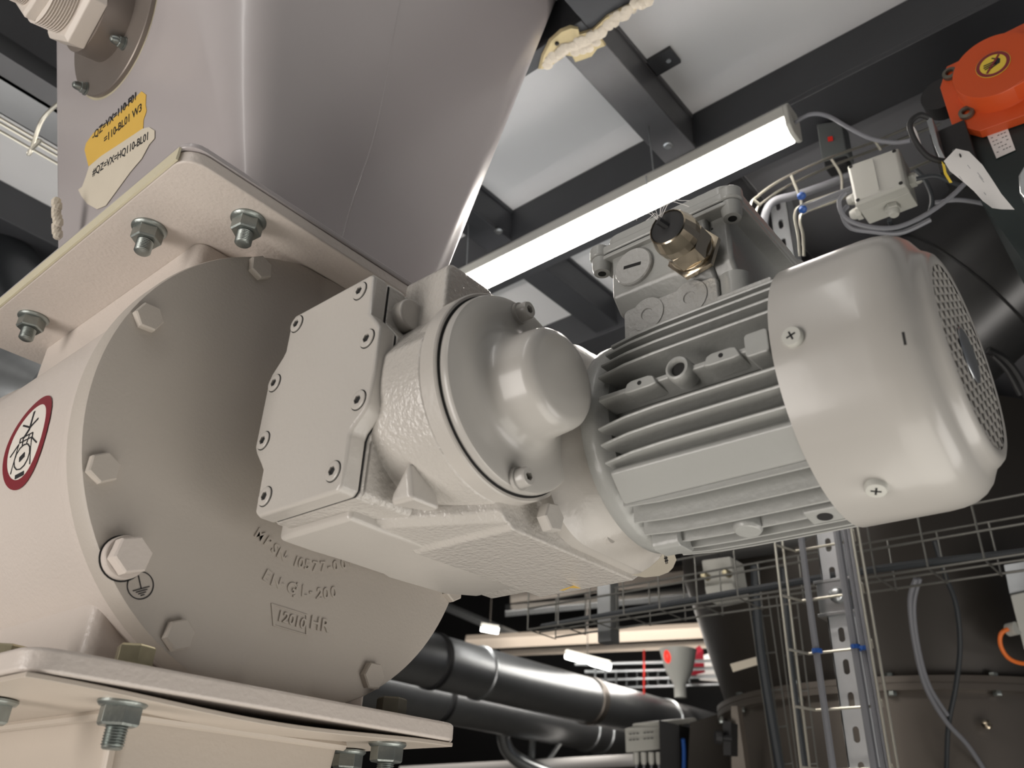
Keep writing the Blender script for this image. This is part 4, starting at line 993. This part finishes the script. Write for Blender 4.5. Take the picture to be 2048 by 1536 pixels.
# wall box at the right edge with the orange cable
wb = thing('wall_box', 'grey box cut off by the right edge with orange cable', 'box', D(2040, 1200, 2.1))
b = NB(); P = [D(*q, 2.1) for q in ((2020, 1190), (2110, 1170), (2120, 1330), (2048, 1300))]; loft(b, [P, [q + ex*.08 for q in P]]); obj('box_body', b, 'boxgrey', wb, bevel=.003)
b = NB(); P = [D(*q, 2.11) for q in ((2008, 1130), (2100, 1115), (2110, 1175), (2020, 1190))]; loft(b, [P, [q + ex*.06 for q in P]]); obj('back_plate', b, 'galv', wb)
b = NB(); cyl(b, D(2017, 1260, 2.12), D(2034, 1256, 2.10), .016, 16); obj('cable_gland', b, 'boxgrey', wb)
b = NB(); tube(b, [D(2016, 1258, 2.1), D(2002, 1268, 2.1), D(2001, 1290, 2.1), D(2015, 1314, 2.1), D(2040, 1326, 2.1), D(2080, 1328, 2.1)], .0052, 8); obj('orange_cable', b, 'orange_cable', wb, label='bright orange cable loop')
b = NB(); sphere(b, D(1960, 1480, 2.25), .075, .8, 1, 1, 24)
tag(obj('round_drive', b, 'black'), 'dark round drive unit at the lower right', 'drive')
for q, l_ in (((1975, 1450), 'upper'), ((1980, 1524), 'lower')):
    b = NB(); lathe(b, D(*q, 2.15), -ex, [(.012, 0), (.012, .012), (.005, .016)], 6); tag(obj('brass_fitting', b, 'brass'), l_ + ' small brass fitting on the dark round drive', 'fitting')

# ducts far below
def xline(P, xp):
    lo, hi = -6., 6.
    for _ in range(50):
        m = (lo + hi) / 2; q = P + ex*m; d = q.dot(RZ); x = 1024 + F*q.dot(RX)/d if d > .05 else -9e9
        lo, hi = (m, hi) if x < xp else (lo, m)
    return P + ex*lo
def duct(P, xa, xb, r, rings, label, m='galv_soft'):
    A, B_ = xline(P, xa), xline(P, xb); o = thing('round_duct', label, 'duct', A)
    b = NB(); cyl(b, A, B_, r, 64); obj('duct_tube', b, m, o)
    for x, wd, mm_ in rings:
        c = xline(P, x); b = NB(); lathe(b, c, ex, [(r + .0005, 0), (r + .008, .004), (r + .008, wd), (r + .0005, wd + .004)], 64, 0, False); obj('duct_clamp', b, mm_, o)
duct(D(1149, 1394, 4.6), 700, 1452, .121, ((860, .03, 'black'), (955, .02, 'galv'), (1172, .05, 'silo_body'), (1330, .02, 'galv')), 'upper of the two big galvanized ducts below the gearbox')
duct(D(1022, 1428, 4.9), 640, 1400, .121, ((873, .03, 'black'), (1168, .03, 'galv'), (1196, .02, 'galv')), 'lower of the two big galvanized ducts, with the bright streak')
area('duct_fill', D(1060, 1230, 4.1) + ez*.15, D(1040, 1430, 4.8), 1.2, .1, 9, (1, .97, .92))  # added light that gives the far ducts their streak
def bar(p, q, h, t, name, label, cat, m, grp=None):
    p, q = Vector(p), Vector(q); b = NB(); u = RY * -1
    P = [p - u*h/2, q - u*h/2, q + u*h/2, p + u*h/2]; loft(b, [P, [x + RZ*t for x in P]]); return tag(obj(name, b, m, bevel=.004), label, cat, grp)
bar(D(930, 1290, 6.2), D(1445, 1264, 5.8), .075, .12, 'box_beam', 'upper long cream box beam far behind the ducts', 'beam', 'cream_beam')
bar(D(1000, 1306, 6.3), D(1450, 1288, 5.9), .055, .12, 'box_beam', 'lower long cream box beam far behind the ducts', 'beam', 'cream_beam')
bar(D(880, 1212, 6.6), D(1040, 1280, 6.3), .05, .1, 'ceiling_rail', 'pale sloping rail left of the small far lamp', 'rail', 'galv')
bar(D(1020, 1195, 7), D(1400, 1150, 7), .10, .2, 'ceiling_duct', 'dim grey duct behind the mesh tray', 'duct', 'silo_body')
bar(D(1010, 1228, 6.8), D(1390, 1192, 6.8), .05, .2, 'ceiling_rail', 'dim pale rail right behind the mesh tray', 'rail', 'galv')
area('far_area', D(1200, 1170, 5.2), D(1200, 1300, 6.2), 2, .2, 30)
for p, q, h, l_ in ((D(962, 1256, 5.9), D(997, 1262, 5.9), .045, 'small far lamp seen through a gap right of the end cover'), (D(1133, 1311, 5.5), D(1219, 1334, 5.3), .045, 'lit far lamp above the galvanized ducts')):
    fl = thing('strip_lamp', l_, 'lamp', p)
    b = NB(); cyl(b, p, q, h/2, 16); obj('lamp_tube', b, 'lamp_far', fl)
    b = NB(); tube(b, [p.lerp(q, .5), V(p.lerp(q, .5).x, p.lerp(q, .5).y, 3.4)], .004, 6, False); obj('hanger', b, 'silo', fl)
    b = NB(); cyl(b, p - RY*.02, q - RY*.02, h/2.2, 12); obj('lamp_back', b, 'boxgrey', fl)
for k, y in enumerate((1325, 1340, 1356, 1372)):
    b = NB(); tube(b, [D(1150 + k*20, y + 4, 5.4), D(1445, y - 4, 5.2)], .010, 6, False); tag(obj('tray_wire', b, 'galv'), ('topmost long bright wire of the far cable rack', 'second long wire of the far cable rack from the top', 'third long wire of the far cable rack from the top', 'lowest long bright wire of the far cable rack')[k], 'wire', 'long wires of the far cable rack')
for k in range(10):
    b = NB(); tube(b, [D(1190 + k*21, 1338, 5.35), D(1190 + k*21, 1372, 5.35)], .006, 6, False); tag(obj('rack_rung', b, 'galv'), 'short upright of the far cable rack', 'rung', 'uprights of the far cable rack')
b = NB(); lathe(b, D(1356, 1300, 5.0), -ez, [(.11, 0), (.08, .12), (.035, .20), (.035, .27)], 32); tag(obj('small_hopper', b, 'boxgrey'), 'pale far hopper beside the red light', 'hopper')
b = NB(); tube(b, [D(1288, 1300, 5), D(1288, 1390, 5)], .006, 6, False); tag(obj('red_hose', b, 'redfar'), 'thin vertical red hose in the far background', 'hose')
b = NB(); sphere(b, D(1336, 1312, 4.93), .028, .9, .9, 1.5, 16); tag(obj('signal_light', b, mat('signal_red', (.9, .03, .02), .4, emit=(1, .05, .03), estr=.8)), 'small glowing red signal light far behind', 'light')
b = NB(); P = [D(*q, 5.4) for q in ((1376, 1322), (1406, 1300), (1410, 1345), (1384, 1352))]; loft(b, [P, [q + RZ*.1 for q in P]]); tag(obj('red_case', b, mat('dark_red', (.2, .01, .02), .5)), 'dark red case behind the far rack', 'case')
b = NB(); P = [D(*q, 5.6) for q in ((1398, 1325), (1440, 1312), (1450, 1365), (1400, 1360))]; loft(b, [P, [q + RZ*.1 for q in P]]); tag(obj('white_case', b, 'paper'), 'bright white case at the left edge of the silo', 'case')
b = NB(); tube(b, [D(1007, 1455, 5.0), D(1008, 1480, 5.0), D(1020, 1505, 5.0), D(1050, 1528, 5.0), D(1100, 1550, 5.0)], .042, 24); tag(obj('bent_pipe', b, 'galv'), 'bright bent pipe below the lower duct', 'pipe')
b = NB(); cyl(b, D(800, 1545, 5.2), D(1275, 1520, 5.0), .035, 24); tag(obj('white_pipe', b, 'paper'), 'white pipe along the bottom edge', 'pipe')
for k, (xa, xb) in enumerate((((1065, 1480), (1062, 1540)), ((1120, 1485), (1090, 1530)))):
    b = NB(); tube(b, [D(*xa, 5.1), D(*xb, 5.1)], .022 - .006*k, 8, False); tag(obj('support_strut', b, 'galv'), ('upright grey strut under the lower duct', 'slanting grey strut under the lower duct')[k], 'strut')
# upper left background
b = NB(); yA = at(0, 170, Z=1.18).y; box(b, -.9, .6, yA - .03, yA + .06, 1.17, 1.175); box(b, -.9, .6, yA - .03, yA - .027, 1.17, 1.22); box(b, -.9, .6, yA + .057, yA + .06, 1.17, 1.22)
tag(obj('cable_channel', b, 'galv_soft'), 'dim galvanized cable channel at the upper left', 'channel')
wt = thing('wire_cable_tray', 'thin wire tray at the upper left behind the hopper', 'cable tray', at(0, 240, Z=1.1))
for q, z in (((0, 236), 1.1), ((0, 246), 1.1), ((0, 262), 1.1)):
    y = at(*q, Z=z).y; b = NB(); tube(b, [(-.9, y, z), (.6, y, z)], .003, 6, False); obj('tray_wire', b, 'wire', wt)
b = NB(); tube(b, [at(125, 200, Z=1.12), at(84, 240, Z=1.12), at(62, 302, Z=1.08), at(58, 304, Z=1.08), at(82, 280, Z=1.09)], .0035, 6); obj('tray_rung', b, 'wire', wt)
b = NB(); cyl(b, D(-60, 420, 2.3), D(70, 640, 2.0), .085, 48); tag(obj('dark_pipe', b, mat('dark_glossy_pipe', (.05, .055, .06), .25, .6)), 'dark glossy pipe at the left behind the valve flange', 'pipe')
b = NB(); loft(b, [[D(128, 400, 2.2) + q for q in (V(0, 0, 0), V(.05, 0, 0), V(.05, .05, 0), V(0, .05, 0))], [D(55, 560, 2.2) + q for q in (V(0, 0, 0), V(.05, 0, 0), V(.05, .05, 0), V(0, .05, 0))]]); tag(obj('steel_post', b, 'beam'), 'thin black post at the left behind the hopper edge', 'post')
b = NB(); cyl(b, D(-120, 700, 1.9), D(120, 790, 1.7), .07, 32); tag(obj('metal_pipe', b, 'galv'), 'shiny pipe end visible under the valve flange at the left edge', 'pipe')
